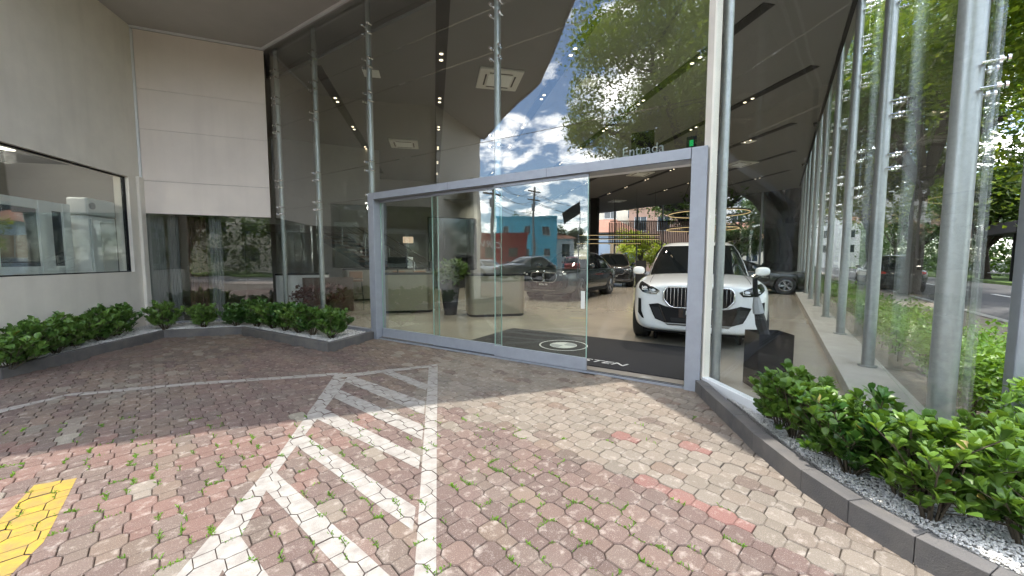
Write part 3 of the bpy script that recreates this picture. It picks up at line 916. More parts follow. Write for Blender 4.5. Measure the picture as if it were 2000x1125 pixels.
tag(o, kind='stuff')

# painted markings: cut to every block so the joints stay open
def clip(sub, clp):
    out = list(sub)
    a = sum(clp[i][0] * clp[(i + 1) % len(clp)][1] - clp[(i + 1) % len(clp)][0] * clp[i][1] for i in range(len(clp)))
    if a < 0: clp = list(reversed(clp))
    for i in range(len(clp)):
        x1, y1 = clp[i]; x2, y2 = clp[(i + 1) % len(clp)]
        inp = out; out = []
        if not inp: break
        def side(p): return (x2 - x1) * (p[1] - y1) - (y2 - y1) * (p[0] - x1)
        for j in range(len(inp)):
            p, q = inp[j - 1], inp[j]
            sp, sq = side(p), side(q)
            if sq >= 0:
                if sp < 0:
                    t_ = sp / (sp - sq); out.append((p[0] + (q[0] - p[0]) * t_, p[1] + (q[1] - p[1]) * t_))
                out.append(q)
            elif sp >= 0:
                t_ = sp / (sp - sq); out.append((p[0] + (q[0] - p[0]) * t_, p[1] + (q[1] - p[1]) * t_))
    return out
OI = inset_poly(OCT, 0.0028); SI = inset_poly(SQ, 0.0020)
def paint(polys, lift):
    mb = MB()
    for poly in polys:
        xs = [p[0] for p in poly]; ys = [p[1] for p in poly]
        for c, col, dz, tx, ty, _ in info:
            if not (min(xs) - 0.2 < c[0] < max(xs) + 0.2 and min(ys) - 0.2 < c[1] < max(ys) + 0.2): continue
            for sh, l2 in ((OI, 0), (SI, 0.0004)):
                r = clip([to_w(p, c) for p in sh], poly)
                if len(r) >= 3:
                    area = sum(r[i][0] * r[(i + 1) % len(r)][1] - r[(i + 1) % len(r)][0] * r[i][1] for i in range(len(r)))
                    if abs(area) < 1e-5: continue
                    if area < 0: r.reverse()
                    mb.add([(p[0], p[1], dz - (p[0] - c[0]) * ty + (p[1] - c[1]) * tx + lift + l2) for p in r], [tuple(range(len(r)))])
    return mb
hatch = thing('hatched_marking', 'white hatched no-parking wedge painted on the paving', 'road marking')
RLo = [(-0.998, 5.038), (-0.603, 2.964), (-0.337, 1.597), (-0.19, 0.8)]
RLi = [(-1.095, 4.93), (-0.678, 2.827), (-0.440, 1.625), (-0.29, 0.8)]
LLo = [(-2.15, 4.50), (-1.669, 2.607), (-1.49, 1.597), (-1.38, 0.9)]
LLi = [(-1.93, 4.36), (-1.56, 2.437), (-1.303, 1.605), (-1.17, 0.9)]
def band(a, b): return [[a[i], a[i + 1], b[i + 1], b[i]] for i in range(len(a) - 1)]
paint(band(RLo, RLi), 0.0012).build('line', 'paint_white', hatch)
paint(band(LLo, LLi), 0.0018).build('line', 'paint_white', hatch)
paint([[(-2.17, 4.56), (-1.0, 5.04), (-1.06, 4.90), (-1.93, 4.50), (-2.1, 4.42)]], 0.0024).build('line', 'paint_white', hatch)
for st in ([(-1.53, 4.74), (-1.64, 4.68), (-0.93, 4.02), (-0.94, 4.20)],
           [(-1.98, 4.56), (-1.95, 4.34), (-0.80, 3.37), (-0.86, 3.68)],
           [(-1.875, 4.04), (-1.81, 3.79), (-0.70, 2.877), (-0.75, 3.134)],
           [(-1.765, 3.50), (-1.73, 3.28), (-0.625, 2.461), (-0.655, 2.632)],
           [(-1.675, 2.973), (-1.625, 2.782), (-0.515, 1.88), (-0.545, 2.064)],
           [(-1.575, 2.437), (-1.54, 2.26), (-0.395, 1.31), (-0.425, 1.50)],
           [(-1.50, 1.938), (-1.45, 1.744), (-0.30, 0.80), (-0.33, 0.98)]):
    paint([st], 0.003).build('stripe', 'paint_white', hatch)
o = paint([[(-4.70, 3.37), (-4.60, 3.82), (-4.62, 3.935), (-4.83, 3.45)], [(-4.63, 3.815), (-3.509, 4.215), (-3.509, 4.32), (-4.63, 3.92)], [(-3.509, 4.215), (-2.08, 4.56), (-2.10, 4.67), (-3.509, 4.32)]], 0.0016).build('parking_line', 'paint_white')
tag(o, 'thin white parking bay line running left from the hatched wedge', 'road marking')
o = paint([[(-2.985, 2.27), (-2.80, 2.36), (-2.327, 1.797), (-2.21, 1.55), (-2.42, 1.45), (-2.60, 1.72)]], 0.0016).build('yellow_line', 'paint_yellow')
tag(o, 'worn yellow painted band at the left edge of the paving', 'road marking')

# weeds in the joints
rw = random.Random(11)
mb = MB()
cand = [i_ for i_ in info if i_[5] and i_[0][1] < 3.4]
hubs = [(-1.9, 2.6), (-2.3, 2.2), (-1.0, 2.0), (-0.1, 2.3), (0.2, 2.05), (-1.1, 3.0), (-2.9, 2.7), (-0.6, 1.7), (0.5, 1.8), (-1.6, 1.9)]
for _ in range(620):
    c = rw.choice(cand)[0]
    if min((c[0] - h_[0]) ** 2 + (c[1] - h_[1]) ** 2 for h_ in hubs) > 0.10 and rw.random() < 0.62: continue
    if c[0] > 0.9 and rw.random() < 0.75: continue
    if c[1] - zone_y(c[0]) > 0.1 and rw.random() < 0.75: continue
    a, b = rw.choice([(0, 9), (1, 2), (4, 5), (5, 6), (7, 8), (3, 4)])
    e0, e1 = to_w(KEY[a], c), to_w(KEY[b], c)
    nbl = rw.choice([5, 7, 10, 16])
    for _k in range(nbl):
        f = rw.random(); x = e0[0] * (1 - f) + e1[0] * f + rw.gauss(0, 0.002); y = e0[1] * (1 - f) + e1[1] * f + rw.gauss(0, 0.002)
        th = rw.uniform(0, 6.28); ln = rw.uniform(0.008, 0.024); w = rw.uniform(0.0012, 0.0028); up = rw.uniform(0.25, 0.8)
        dx, dy = math.cos(th), math.sin(th)
        mb.add([(x - dy * w, y + dx * w, -0.008), (x + dy * w, y - dx * w, -0.008), (x + dx * ln * .6 + dy * w * 1.4, y + dy * ln * .6 - dx * w * 1.4, ln * up * .8),
                (x + dx * ln, y + dy * ln, ln * up), (x + dx * ln * .6 - dy * w * 1.4, y + dy * ln * .6 + dx * w * 1.4, ln * up * .8)], [(0, 1, 2, 3, 4)])
o = mb.build('joint_weeds', 'weed'); tag(o, 'little green weeds growing in the joints of the paving', 'weeds', kind='stuff')

# ------------------------------------------------------------------ planters
def along(poly, step):
    """split a polyline into block lengths"""
    out = []
    for i in range(len(poly) - 1):
        a, b = Vector(poly[i]), Vector(poly[i + 1]); L = (b - a).length; n = max(1, round(L / step))
        for k in range(n): out.append((a.lerp(b, k / n), a.lerp(b, (k + 1) / n)))
    return out
def kerb(name, label, poly, side, step, w=0.10, h=0.13):
    t = thing(name, label, 'kerb')
    segs = along(poly, step)
    pts = [s[0] for s in segs] + [segs[-1][1]]
    nr = []
    for i in range(len(pts)):
        d = (pts[min(i + 1, len(pts) - 1)] - pts[max(i - 1, 0)])
        if 0 < i < len(pts) - 1:
            d = (pts[i + 1] - pts[i]).normalized() + (pts[i] - pts[i - 1]).normalized()
        d.normalize(); n_ = Vector((-d.y, d.x)) * side
        k = 1.0
        if 0 < i < len(pts) - 1:
            e = (pts[i + 1] - pts[i]).normalized(); k = 1 / max(0.5, abs(d.dot(e)))
        nr.append(n_ * k)
    for i in range(len(segs)):
        a, b = pts[i], pts[i + 1]; d = (b - a).normalized() * 0.0016
        mb = MB(); hh = h + random.uniform(-0.002, 0.002)
        mb.prism([a + d, b - d, b - d + nr[i + 1] * w, a + d + nr[i] * w], -0.08, hh)
        mb.build('kerb_block', 'kerb_stone', t, bevel=0.004)
    return t
kerb('planter_kerb', 'dark stone kerb round the planting bed at the left wall', KERB_L, 1, 0.95)
kerb('planter_kerb', 'dark curving stone kerb round the planting bed at the right', KERB_R, -1, 0.34)
BED_L = [(-7.5, 2.4), (-6.1, 4.43), (-6.37, 6.86), (-5.11, 7.25), (-2.87, 5.87), (-2.54, 6.78), FP(5.3, -0.03), FP(8.6, -0.03), (-7.40, 7.76), (-6.70, 4.6), (-7.9, 2.9)]
BED_R = [(2.09, 3.98), (2.06, 3.39), (1.975, 2.72), (1.955, 2.24), (1.98, 1.98), (2.05, 1.74), (2.13, 1.55), (2.26, 1.32), (2.45, 1.05), (3.3, 1.7), (3.0, 2.3), (2.88, 2.34), (2.34, 1.86), (2.30, 1.92), (2.10, 3.7)]
for nm, poly, lab in (('planting_bed', BED_L, 'bed of white gravel along the left wall'), ('planting_bed', BED_R, 'bed of white gravel beside the right pane')):
    mb = MB(); mb.prism(poly, -0.1, 0.075); tag(mb.build(nm, 'gravel_bed'), lab, 'planting bed', kind='structure')
def pebbles(name, poly, n, seed, label, rmin=0.006, rmax=0.012):
    r = random.Random(seed)
    ico = bmesh.new(); bmesh.ops.create_icosphere(ico, subdivisions=1, radius=1.0)
    tv = np.array([v.co[:] for v in ico.verts]); tf = [tuple(v.index for v in f.verts) for f in ico.faces]; ico.free()
    xs = [p[0] for p in poly]; ys = [p[1] for p in poly]
    VV = []; FF = []; c = 0
    while c < n:
        x, y = r.uniform(min(xs), max(xs)), r.uniform(min(ys), max(ys))
        if not in_poly((x, y), poly): continue
        s = r.uniform(rmin, rmax); a = r.uniform(0, 6.28)
        sc = np.array([s * r.uniform(0.8, 1.3), s * r.uniform(0.8, 1.2), s * r.uniform(0.5, 0.9)])
        w = tv * sc
        w = np.stack([w[:, 0] * math.cos(a) - w[:, 1] * math.sin(a) + x, w[:, 0] * math.sin(a) + w[:, 1] * math.cos(a) + y, w[:, 2] + 0.077 + r.uniform(0, 0.014)], 1)
        VV.append(w); FF.extend([tuple(q + c * len(tv) for q in f) for f in tf]); c += 1
    me = bpy.data.meshes.new(name); me.from_pydata(np.concatenate(VV).tolist(), [], FF); me.materials.append(MATS['white_pebble'])
    o = bpy.data.objects.new(name, me); COL.objects.link(o)
    return tag(o, label, 'gravel', kind='stuff')
pebbles('white_gravel', BED_L, 11000, 5, 'white gravel under the shrubs at the left wall', 0.008, 0.016)
pebbles('white_gravel', BED_R, 13000, 6, 'white gravel under the shrubs at the right pane', 0.004, 0.0085)

# ================================================================== PLANTS
def leaf_template(l=1.0, w=0.55, kind='obovate'):
    if kind == 'obovate':
        prof = [(0.0, 0.04), (0.3, 0.24), (0.62, 0.48), (0.86, 0.40)]
    else:
        prof = [(0.0, 0.03), (0.3, 0.5), (0.7, 0.38)]
    v = []; f = []
    for t, h in prof:
        z = 0.10 * math.sin(t * 2.6) * l
        v += [(t * l, -h * w, z + h * w * 0.28), (t * l, 0, z), (t * l, h * w, z + h * w * 0.28)]
    n = len(prof)
    v.append((l, 0, 0.10 * math.sin(2.6) * l))
    for i in range(n - 1):
        a = 3 * i
        f += [(a, a + 3, a + 4, a + 1), (a + 1, a + 4, a + 5, a + 2)]
    a = 3 * (n - 1)
    f += [(a, len(v) - 1, a + 1), (a + 1, len(v) - 1, a + 2)]
    return v, f
LT_V, LT_F = leaf_template()
LEAF_MESH = []; LEAF_SHADE = []; LEAF_OLD = []
for k, (l, w) in enumerate(((0.078, 0.62), (0.066, 0.66), (0.088, 0.58))):
    v, f = leaf_template(1.0, w)
    mb = MB(); mb.add([(p[0] * l, p[1] * l, p[2] * l) for p in v], f)
    for lst, mm in ((LEAF_MESH, 'leaf_shrub'), (LEAF_SHADE, 'leaf_shade'), (LEAF_OLD, 'leaf_old')):
        me = mb.mesh('leaf', mm); me.shade_smooth(); lst.append(me)

def frame_from(d, r):
    d = Vector(d).normalized()
    up = Vector((0, 0, 1))
    s = up.cross(d)
    if s.length < 1e-3: s = Vector((1, 0, 0))
    s.normalize(); n = d.cross(s)
    return Matrix((d, s, n)).transposed().to_4x4() @ Matrix.Rotation(r, 4, 'X')

def shrub(name, label, loc, h, spread, nstem, seed, group, parts, lscale=1.0, nleaf=8, maxleaf=290, squash=1.0, low=False):
    r = random.Random(seed)
    root = thing(name, label, 'shrub', loc, 0, group)
    st = MB(); leaves = []
    for k in range(nstem):
        az = 6.283 * (k + r.uniform(-0.3, 0.3)) / nstem; out = spread * r.uniform(0.35, 1.0)
        top = Vector((math.cos(az) * out * squash, math.sin(az) * out, h * r.uniform(0.62, 1.0) * (1.0 - 0.22 * out / spread)))
        b0 = Vector((math.cos(az) * 0.03, math.sin(az) * 0.03, 0))
        mid = b0.lerp(top, 0.5) + Vector((r.gauss(0, .02), r.gauss(0, .02), 0.03))
        st.path([b0, mid, top], [0.006, 0.0045, 0.003], seg=5)
        tips = [(top, (top - mid))]
        for q in range(r.choice([3, 4, 5])):
            f = r.uniform(0.12, 0.85); p = mid.lerp(top, f) if f > 0.5 else b0.lerp(mid, f + 0.4)
            a2 = r.uniform(0, 6.283); e = p + Vector((math.cos(a2), math.sin(a2), r.uniform(0.5, 1.0))) * r.uniform(0.06, 0.13) * lscale
            st.path([p, e], [0.0035, 0.0025], seg=4); tips.append((e, e - p))
        if low:
            for q in range(2):
                p = b0.lerp(mid, r.uniform(0.25, 0.9)); a2 = az + r.uniform(-1.2, 1.2)
                e = p + Vector((math.cos(a2), math.sin(a2), r.uniform(0.0, 0.5))) * r.uniform(0.06, 0.16)
                st.path([p, e], [0.003, 0.002], seg=4); tips.append((e, e - p))
        for tp, d in tips:
            d = d.normalized()
            nl = nleaf + r.choice([-2, -1, 0, 1])
            for q in range(nl):
                a2 = 2.4 * q + r.uniform(-0.4, 0.4)
                el = r.uniform(0.15, 1.05) if q < nl - 2 else r.uniform(1.0, 1.35)
                back = r.uniform(0.0, 0.06) * lscale
                dirv = (Vector((math.cos(a2), math.sin(a2), 0)) * math.cos(el) + Vector((0, 0, 1)) * math.sin(el) + d * 0.25).normalized()
                M_ = Matrix.Translation(tp - d * back) @ frame_from(dirv, r.uniform(-0.5, 0.5)) @ Matrix.Scale(lscale * r.uniform(0.75, 1.2), 4)
                leaves.append(M_)
    st.build('stem', 'stem', root)
    r.shuffle(leaves)
    lm = LEAF_MESH if parts and loc[0] > 0 else LEAF_SHADE
    if parts:
        for M_ in leaves[:maxleaf]:
            o = bpy.data.objects.new('leaf', r.choice(LEAF_OLD) if r.random() < 0.010 else r.choice(lm)); COL.objects.link(o); o.parent = root; o.matrix_local = M_
        rest = leaves[maxleaf:]
    else:
        rest = leaves
    if rest:
        tv = np.array([(p[0] * .078, p[1] * .078, p[2] * .078, 1.0) for p in LT_V]); VV = []; FF = []
        for c, M_ in enumerate(rest):
            VV.append((np.array(M_) @ tv.T).T[:, :3]); FF.extend([tuple(q + c * len(tv) for q in f) for f in LT_F])
        me = bpy.data.meshes.new('foliage'); me.from_pydata(np.concatenate(VV).tolist(), [], FF); me.materials.append(MATS['leaf_shrub' if loc[0] > 0 else 'leaf_shade']); me.shade_smooth()
        o = bpy.data.objects.new('foliage', me); COL.objects.link(o); o.parent = root; tag(o, kind='stuff')
    return root
GZ = 0.08
RIGHT = [((2.14, 2.96), 0.42, 0.19, 12, 'small bright shrub by the smoked umbrella box, farthest of the right bed'),
         ((2.10, 2.74), 0.57, 0.23, 14, 'tall shrub second from the door in the right bed'),
         ((2.15, 2.50), 0.50, 0.26, 15, 'third shrub from the door leaning against the right pane'),
         ((2.10, 2.28), 0.56, 0.28, 16, 'broad sunlit shrub in the middle of the right bed'),
         ((2.19, 2.06), 0.47, 0.25, 15, 'low sunlit shrub just before the glass corner'),
         ((2.14, 1.86), 0.52, 0.24, 14, 'sunlit shrub with bare lower stems at the kerb bend'),
         ((2.38, 1.68), 0.48, 0.25, 15, 'nearest shrub of the right bed at the picture edge'),
         ((2.68, 1.92), 0.52, 0.26, 14, 'shrub behind the nearest one, before the steel pillar')]
for k, (p, h, sp, ns, lab) in enumerate(RIGHT):
    shrub('leafy_shrub', lab, (p[0], p[1], GZ), h, sp, ns, 40 + k, 'shrubs in the right bed', True, 0.93, 9, 270, low=True)
LEFT = [((-6.05, 4.50), 0.48, 0.30, 'dark green shrub at the left picture edge under the office window', True),
        ((-6.32, 4.92), 0.56, 0.33, 'second shrub from the left picture edge by the beige wall', True),
        ((-6.46, 5.32), 0.50, 0.33, 'third shrub from the left by the beige wall', False),
        ((-6.66, 5.74), 0.60, 0.34, 'fourth shrub from the left, fullest below the office window', False),
        ((-6.72, 6.16), 0.52, 0.32, 'fifth shrub from the left by the beige wall', False),
        ((-6.90, 6.58), 0.58, 0.30, 'last shrub of the row before the inner corner of the beige wall', False),
        ((-6.60, 7.18), 0.60, 0.30, 'lone shrub in the inner corner before the white pier', False),
        ((-6.05, 7.42), 0.46, 0.27, 'shrub before the brown blind strip of the cafe window', False),
        ((-5.50, 7.55), 0.42, 0.24, 'small shrub with bare stems before the pale cafe counter', False),
        ((-5.05, 7.48), 0.64, 0.25, 'tall thin shrub near the corner of the glass front', False),
        ((-4.62, 7.30), 0.52, 0.29, 'shrub left of the first steel post of the glass front', False),
        ((-4.24, 7.06), 0.58, 0.31, 'shrub under the first steel post of the glass front', False),
        ((-3.86, 6.84), 0.54, 0.31, 'dense shrub between two steel posts of the glass front', False),
        ((-3.50, 6.62), 0.62, 0.33, 'full bright shrub second from the door in the left bed', False),
        ((-3.05, 6.36), 0.54, 0.33, 'bright shrub at the kerb corner left of the door', False)]
for k, (p, h, sp, lab, parts) in enumerate(LEFT):
    shrub('leafy_shrub', lab, (p[0], p[1], GZ), h * 0.9, sp, 15 + k % 3, 80 + k, 'shrubs in the left bed', parts, 1.08 + 0.07 * (k % 3), 9, 230, low=True)

def leaf_cloud(name, centers, n_each, size, mname, parent, seed, up=0.35, kind='lance', shell=0.5, keep=None):
    rg = np.random.default_rng(seed)
    v, f = ([(0, 0, 0), (0.5, -0.26, 0.06), (1.0, 0, -0.05), (0.5, 0.26, 0.06)], [(0, 1, 2, 3)]) if kind == 'lance' else leaf_template()
    tv = np.array(v)
    C_ = []
    for (c, rr, k) in centers:
        m_ = int(n_each * k)
        d = rg.normal(size=(m_, 3)); d /= np.linalg.norm(d, axis=1)[:, None] + 1e-9
        rad_ = rg.uniform(shell ** 3, 1, size=(m_, 1)) ** (1 / 3)
        C_.append(np.array(c) + d * rad_ * np.array(rr))
    P = np.concatenate(C_)
    if keep is not None: P = P[keep(P)]
    n = len(P)
    d = rg.normal(size=(n, 3)); d[:, 2] = d[:, 2] * 0.55 + up - 0.2; d /= np.linalg.norm(d, axis=1)[:, None]
    a = rg.normal(size=(n, 3)); a[:, 2] *= 0.35
    s = np.cross(np.cross(d, np.array([0, 0, 1.0])) + 0.5 * a, d); s = np.cross(d, s); s /= np.linalg.norm(s, axis=1)[:, None] + 1e-9
    nn = np.cross(d, s)
    sz = size * rg.uniform(0.6, 1.3, size=(n, 1, 1))
    W = P[:, None, :] + sz * (tv[None, :, 0:1] * d[:, None, :] + tv[None, :, 1:2] * s[:, None, :] + tv[None, :, 2:3] * nn[:, None, :])
    W = W.reshape(-1, 3)
    F = np.array(f)[None] + (np.arange(n) * len(tv))[:, None, None] if all(len(q) == len(f[0]) for q in f) else None
    me = bpy.data.meshes.new(name)
    if F is not None:
        k = F.shape[2]; F = F.reshape(-1, k)
        me.vertices.add(len(W)); me.vertices.foreach_set('co', W.ravel())
        me.loops.add(F.size); me.loops.foreach_set('vertex_index', F.ravel().astype(np.int32))
        me.polygons.add(len(F)); me.polygons.foreach_set('loop_start', np.arange(0, F.size, k, dtype=np.int32))
        me.update(calc_edges=True)
    else:
        FF = []
        for i in range(n): FF.extend([tuple(q + i * len(tv) for q in fc) for fc in f])
        me.from_pydata(W.tolist(), [], FF)
    me.materials.append(MATS[mname])
    o = bpy.data.objects.new(name, me); COL.objects.link(o)
    if parent: o.parent = parent
    return o

def tree(label, loc, h, tr, cr, seed, leafm='leaf_tree', bark='bark', n=14000, ls=0.26, bare=0.32, group=None, name='street_tree', lean=(0, 0), clumps=46, flat=0.75, droop=0.0, keep=None, roots=0):
    r = random.Random(seed)
    root = thing(name, label, 'tree', loc, 0, group)
    tk = MB()
    fork = h * bare
    pts = [Vector((lean[0] * (z / fork) ** 1.3 + 0.12 * math.sin(z * 1.3 + seed), lean[1] * (z / fork) ** 1.3 + 0.1 * math.cos(z * 1.1 + seed), z)) for z in [0, 0.25, fork * 0.35, fork * 0.7, fork]]
    tk.path(pts, [tr * 1.7, tr * 1.15, tr, tr * 0.92, tr * 0.95], seg=14)
    top = pts[-1]
    for q in range(roots):
        a = 6.283 * q / roots + r.uniform(-.2, .2); rr = tr * r.uniform(0.75, 1.0); w = tr * r.uniform(0.16, 0.34)
        tk.path([(math.cos(a) * rr * 1.75, math.sin(a) * rr * 1.75, 0), (math.cos(a + .1) * rr * 1.1, math.sin(a + .1) * rr * 1.1, fork * .3), (math.cos(a + .25) * rr + lean[0] * .5, math.sin(a + .25) * rr + lean[1] * .5, fork * .65), (top.x + math.cos(a) * rr * .8, top.y + math.sin(a) * rr * .8, fork * 1.05)], [w * 1.5, w, w * .9, w * .8], seg=7)
    cents = []
    nl = 8
    for k in range(nl):
        az = 6.283 * k / nl + r.uniform(-0.3, 0.3); el = r.uniform(0.35, 1.2)
        L = cr * r.uniform(0.75, 1.05)
        e = top + Vector((math.cos(az) * math.cos(el) * L, math.sin(az) * math.cos(el) * L, math.sin(el) * (h - fork) * 0.75))
        m1 = top.lerp(e, 0.35) + Vector((r.gauss(0, .2), r.gauss(0, .2), 0.4)); m2 = top.lerp(e, 0.7) + Vector((r.gauss(0, .3), r.gauss(0, .3), 0.4))
        tk.path([top - Vector((0, 0, 0.3)), m1, m2, e], [tr * 0.55, tr * 0.4, tr * 0.22, tr * 0.06], seg=8)
        for q in range(4):
            b = m1.lerp(e, r.uniform(0.1, 0.9)); a2 = r.uniform(0, 6.283)
            e2 = b + Vector((math.cos(a2), math.sin(a2), r.uniform(-0.2, 0.8))) * cr * r.uniform(0.25, 0.45)
            tk.path([b, b.lerp(e2, .5) + Vector((0, 0, .15)), e2], [tr * 0.18, tr * 0.11, tr * 0.03], seg=6)
            cents.append(e2)
        cents.append(e)
    zc = fork + (h - fork) * 0.5
    while len(cents) < clumps:
        d = Vector((r.gauss(0, 1), r.gauss(0, 1), r.gauss(0, 1))).normalized() * (r.random() ** 0.4)
        cents.append(Vector((top.x + d.x * cr, top.y + d.y * cr, zc + d.z * (h - fork) * 0.52)))
    cl = []
    for c in cents:
        s = cr * r.uniform(0.16, 0.34)
        cl.append(((c.x, c.y, c.z - droop * r.random()), (s, s, s * flat), r.uniform(0.5, 1.4)))
    tk_o = tk.build('trunk', bark, root); smooth_angle(tk_o, 60)
    leaf_cloud('crown', cl, n / len(cl), ls, leafm, root, seed, shell=0.35, keep=keep)
    return root

# trees in view along the street
tree('big street tree with a slanting dark trunk on the kerb outside the glass', (15.7, 15.1, 0), 13.5, 0.25, 5.6, 1, 'leaf_tree', n=30000, ls=0.22, bare=0.34, group='trees along the street', lean=(0.9, 0.5), droop=1.6, keep=(lambda P: ~((((P[:, 0] + 15.7 - 2.827) * RN[0] + (P[:, 1] + 15.1 - 2.453) * RN[1]) < 0.9) & (P[:, 2] < 6.8))))
def clear_of_glass(ox, oy):
    return lambda P: ~((((P[:, 0] + ox - 2.827) * RN[0] + (P[:, 1] + oy - 2.453) * RN[1]) < 0.9) & (P[:, 2] < 6.8))
tree('lime green street tree overhanging the top right corner', (11.2, 6.1, 0), 12.0, 0.20, 5.4, 2, 'leaf_lime', n=46000, ls=0.17, bare=0.30, group='trees along the street', droop=2.2, clumps=70, keep=clear_of_glass(11.2, 6.1))
tree('second lime street tree farther along the kerb', (21.5, 23.0, 0), 11.0, 0.2, 4.6, 8, 'leaf_lime', n=16000, ls=0.24, bare=0.30, group='trees along the street', droop=1.2)
tree('massive old fig tree behind the far corner of the showroom', (18.3, 25.4, 0), 15, 1.05, 8.0, 3, 'leaf_tree', 'bark_dark', n=26000, ls=0.3, bare=0.26, group='trees along the street', lean=(-0.8, -0.4), roots=11)
tree('leaning fig limb tree behind the rear glass wall', (16.4, 30.5, 0), 12, 0.55, 6.0, 4, 'leaf_tree', 'bark_dark', n=15000, ls=0.3, bare=0.30, group='trees along the street', lean=(-1.8, 0.4), roots=6)
tree('small leafy tree before the cream house behind the rear glass', (22.0, 37.5, 0), 7.5, 0.16, 3.4, 14, 'leaf_tree', n=12000, ls=0.28, bare=0.2, group='trees along the street', droop=1.5)
tree('young lime tree beside the pale blue house', (13.6, 40.0, 0), 6.0, 0.14, 2.6, 15, 'leaf_lime', n=8000, ls=0.25, bare=0.2, group='trees along the street', droop=1.2)
MED = [((30.5, 18.5), 9, 'leaf_lime', 'round lime tree on the grass median straight across the street'),
       ((34, 27.5), 10, 'leaf_tree', 'tall dark tree on the grass median farther along'),
       ((40, 38), 11, 'leaf_tree', 'distant median tree seen between the street posts'),
       ((27, 12.5), 9, 'leaf_lime', 'lime tree on the median at the right picture edge'),
       ((46, 30), 12, 'leaf_tree', 'tree beyond the second carriageway'),
       ((52, 52), 13, 'leaf_tree', 'farthest tree at the end of the street'),
       ((40, 20), 12, 'leaf_tree', 'bushy tree beyond the median behind the bus shelter'),
       ((24.5, 33), 11, 'leaf_tree', 'kerb tree beyond the fig tree')]
for k, (p, h, lm, lab) in enumerate(MED):
    tree(lab, (p[0], p[1], 0), h, 0.2, h * 0.44, 20 + k, lm, n=11000, ls=0.34, bare=0.24, group='trees beyond the street', clumps=40)
# trees behind the camera, seen mirrored in the glass
tree('very large shade tree mirrored in the glass above the door', (-12.9, -13.4, 0), 21, 0.48, 8.4, 5, 'leaf_broad', 'bark_dark', n=90000, ls=0.26, bare=0.30, group='trees mirrored in the glass', droop=1.5, clumps=92, lean=(0.5, 0.3))
tree('second large shade tree mirrored behind the first above the door', (-17.6, -23.0, 0), 21, 0.45, 7.0, 6, 'leaf_broad', 'bark_dark', n=26000, ls=0.32, bare=0.26, group='trees mirrored in the glass', clumps=84)
for k, (p, h, lab) in enumerate((((4, -23), 11, 'tree mirrored in the cafe window'), ((-5, -27), 10, 'second tree mirrored in the cafe window'), ((13, -20), 11, 'tree mirrored right of the camera behind the street'),
                                 ((24, -9), 11, 'tree mirrored in the office window'), ((27, 1), 10, 'second tree mirrored in the office window'), ((-20, -26), 13, 'tree mirrored behind the large shade tree'),
                                 ((-58, -36), 9, 'distant round tree mirrored in the sliding door'), ((-52, -40), 8, 'second distant tree mirrored in the sliding door'),
                                 ((-66, -30), 14, 'tree mirrored above the blue building'), ((-44, 1), 9, 'tree mirrored behind the red shop'))):
    tree(lab, (p[0], p[1], 0), h, 0.2, h * 0.42, 60 + k, n=8000, ls=0.42, bare=0.22, group='trees mirrored in the glass', clumps=36)

# the mass of trees beyond the second carriageway
_c = []; _r = random.Random(77)
for k in range(150):
    t_ = -20 + 1.9 * k; p = RP(t_, (30 if k % 2 else 14.5 if t_ > 45 else 34) + _r.uniform(-2, 4))
    for z in (0.8, 2.6, 4.8, 7.0):
        if z > 4 and _r.random() < 0.3: continue
        _c.append(((p[0] + _r.uniform(-1, 1), p[1] + _r.uniform(-1, 1), z + _r.uniform(-.6, .8)), (2.0, 2.0, 1.6), 1.0))
for k in range(64):
    p = RP(24 + 1.6 * k, 15.2 + _r.uniform(-1.2, 1.6))
    for z in (0.9, 2.4, 4.6, 6.6, 8.4):
        if z > 2 and z < 4 and _r.random() < 0.3: continue
        _c.append(((p[0] + _r.uniform(-1, 1), p[1] + _r.uniform(-1, 1), z + _r.uniform(-.5, .6)), (1.8, 1.8, 1.3), 1.4))
tag(leaf_cloud('tree_belt', _c, 60, 0.5, 'leaf_tree', None, 78), 'mass of trees closing the view across the street', 'trees', kind='stuff')
_c = []
for k in range(60):
    x = -16 + 0.75 * k
    for z in (0.8, 2.4, 4.4, 6.4):
        _c.append(((x + _r.uniform(-1, 1), -27 + _r.uniform(-2, 2), z + _r.uniform(-.6, .8)), (1.7, 1.7, 1.4), 1.0))
tag(leaf_cloud('tree_belt', _c, 60, 0.5, 'leaf_tree', None, 79), 'belt of trees across the road, mirrored in the cafe window', 'trees', kind='stuff')
# hedge outside the street facade
hg = thing('hedge', 'low sunlit hedge growing along the street side of the glass wall', 'hedge')
cents = []; rr_ = random.Random(9); stm = MB()
for k in range(190):
    t_ = (-0.25 + 0.07 * k) if k < 50 else 3.2 + 0.165 * (k - 50); q_ = rr_.uniform(0.42, 1.25)
    if t_ < 1.2: q_ = rr_.uniform(0.40, 0.95)
    p = RP(t_, q_); hh = rr_.uniform(0.30, 0.50) + (0.12 if t_ < 1.5 else 0)
    cents.append(((p[0], p[1], hh), (0.24, 0.24, 0.22), 1.0 if t_ < 8 else 0.5))
    stm.tube((p[0], p[1], 0.0), (p[0], p[1], hh), 0.006, 0.003, seg=5)
leaf_cloud('foliage', cents, 150, 0.062, 'leaf_hedge', hg, 12, kind='obovate', shell=0.55)
tag(stm.build('stems', 'stem', hg), kind='stuff')
tag(hg.children[0], kind='stuff')

# ================================================================== CARS
def eval_mesh(o):
    dg = bpy.context.evaluated_depsgraph_get()
    return bpy.data.meshes.new_from_object(o.evaluated_get(dg))

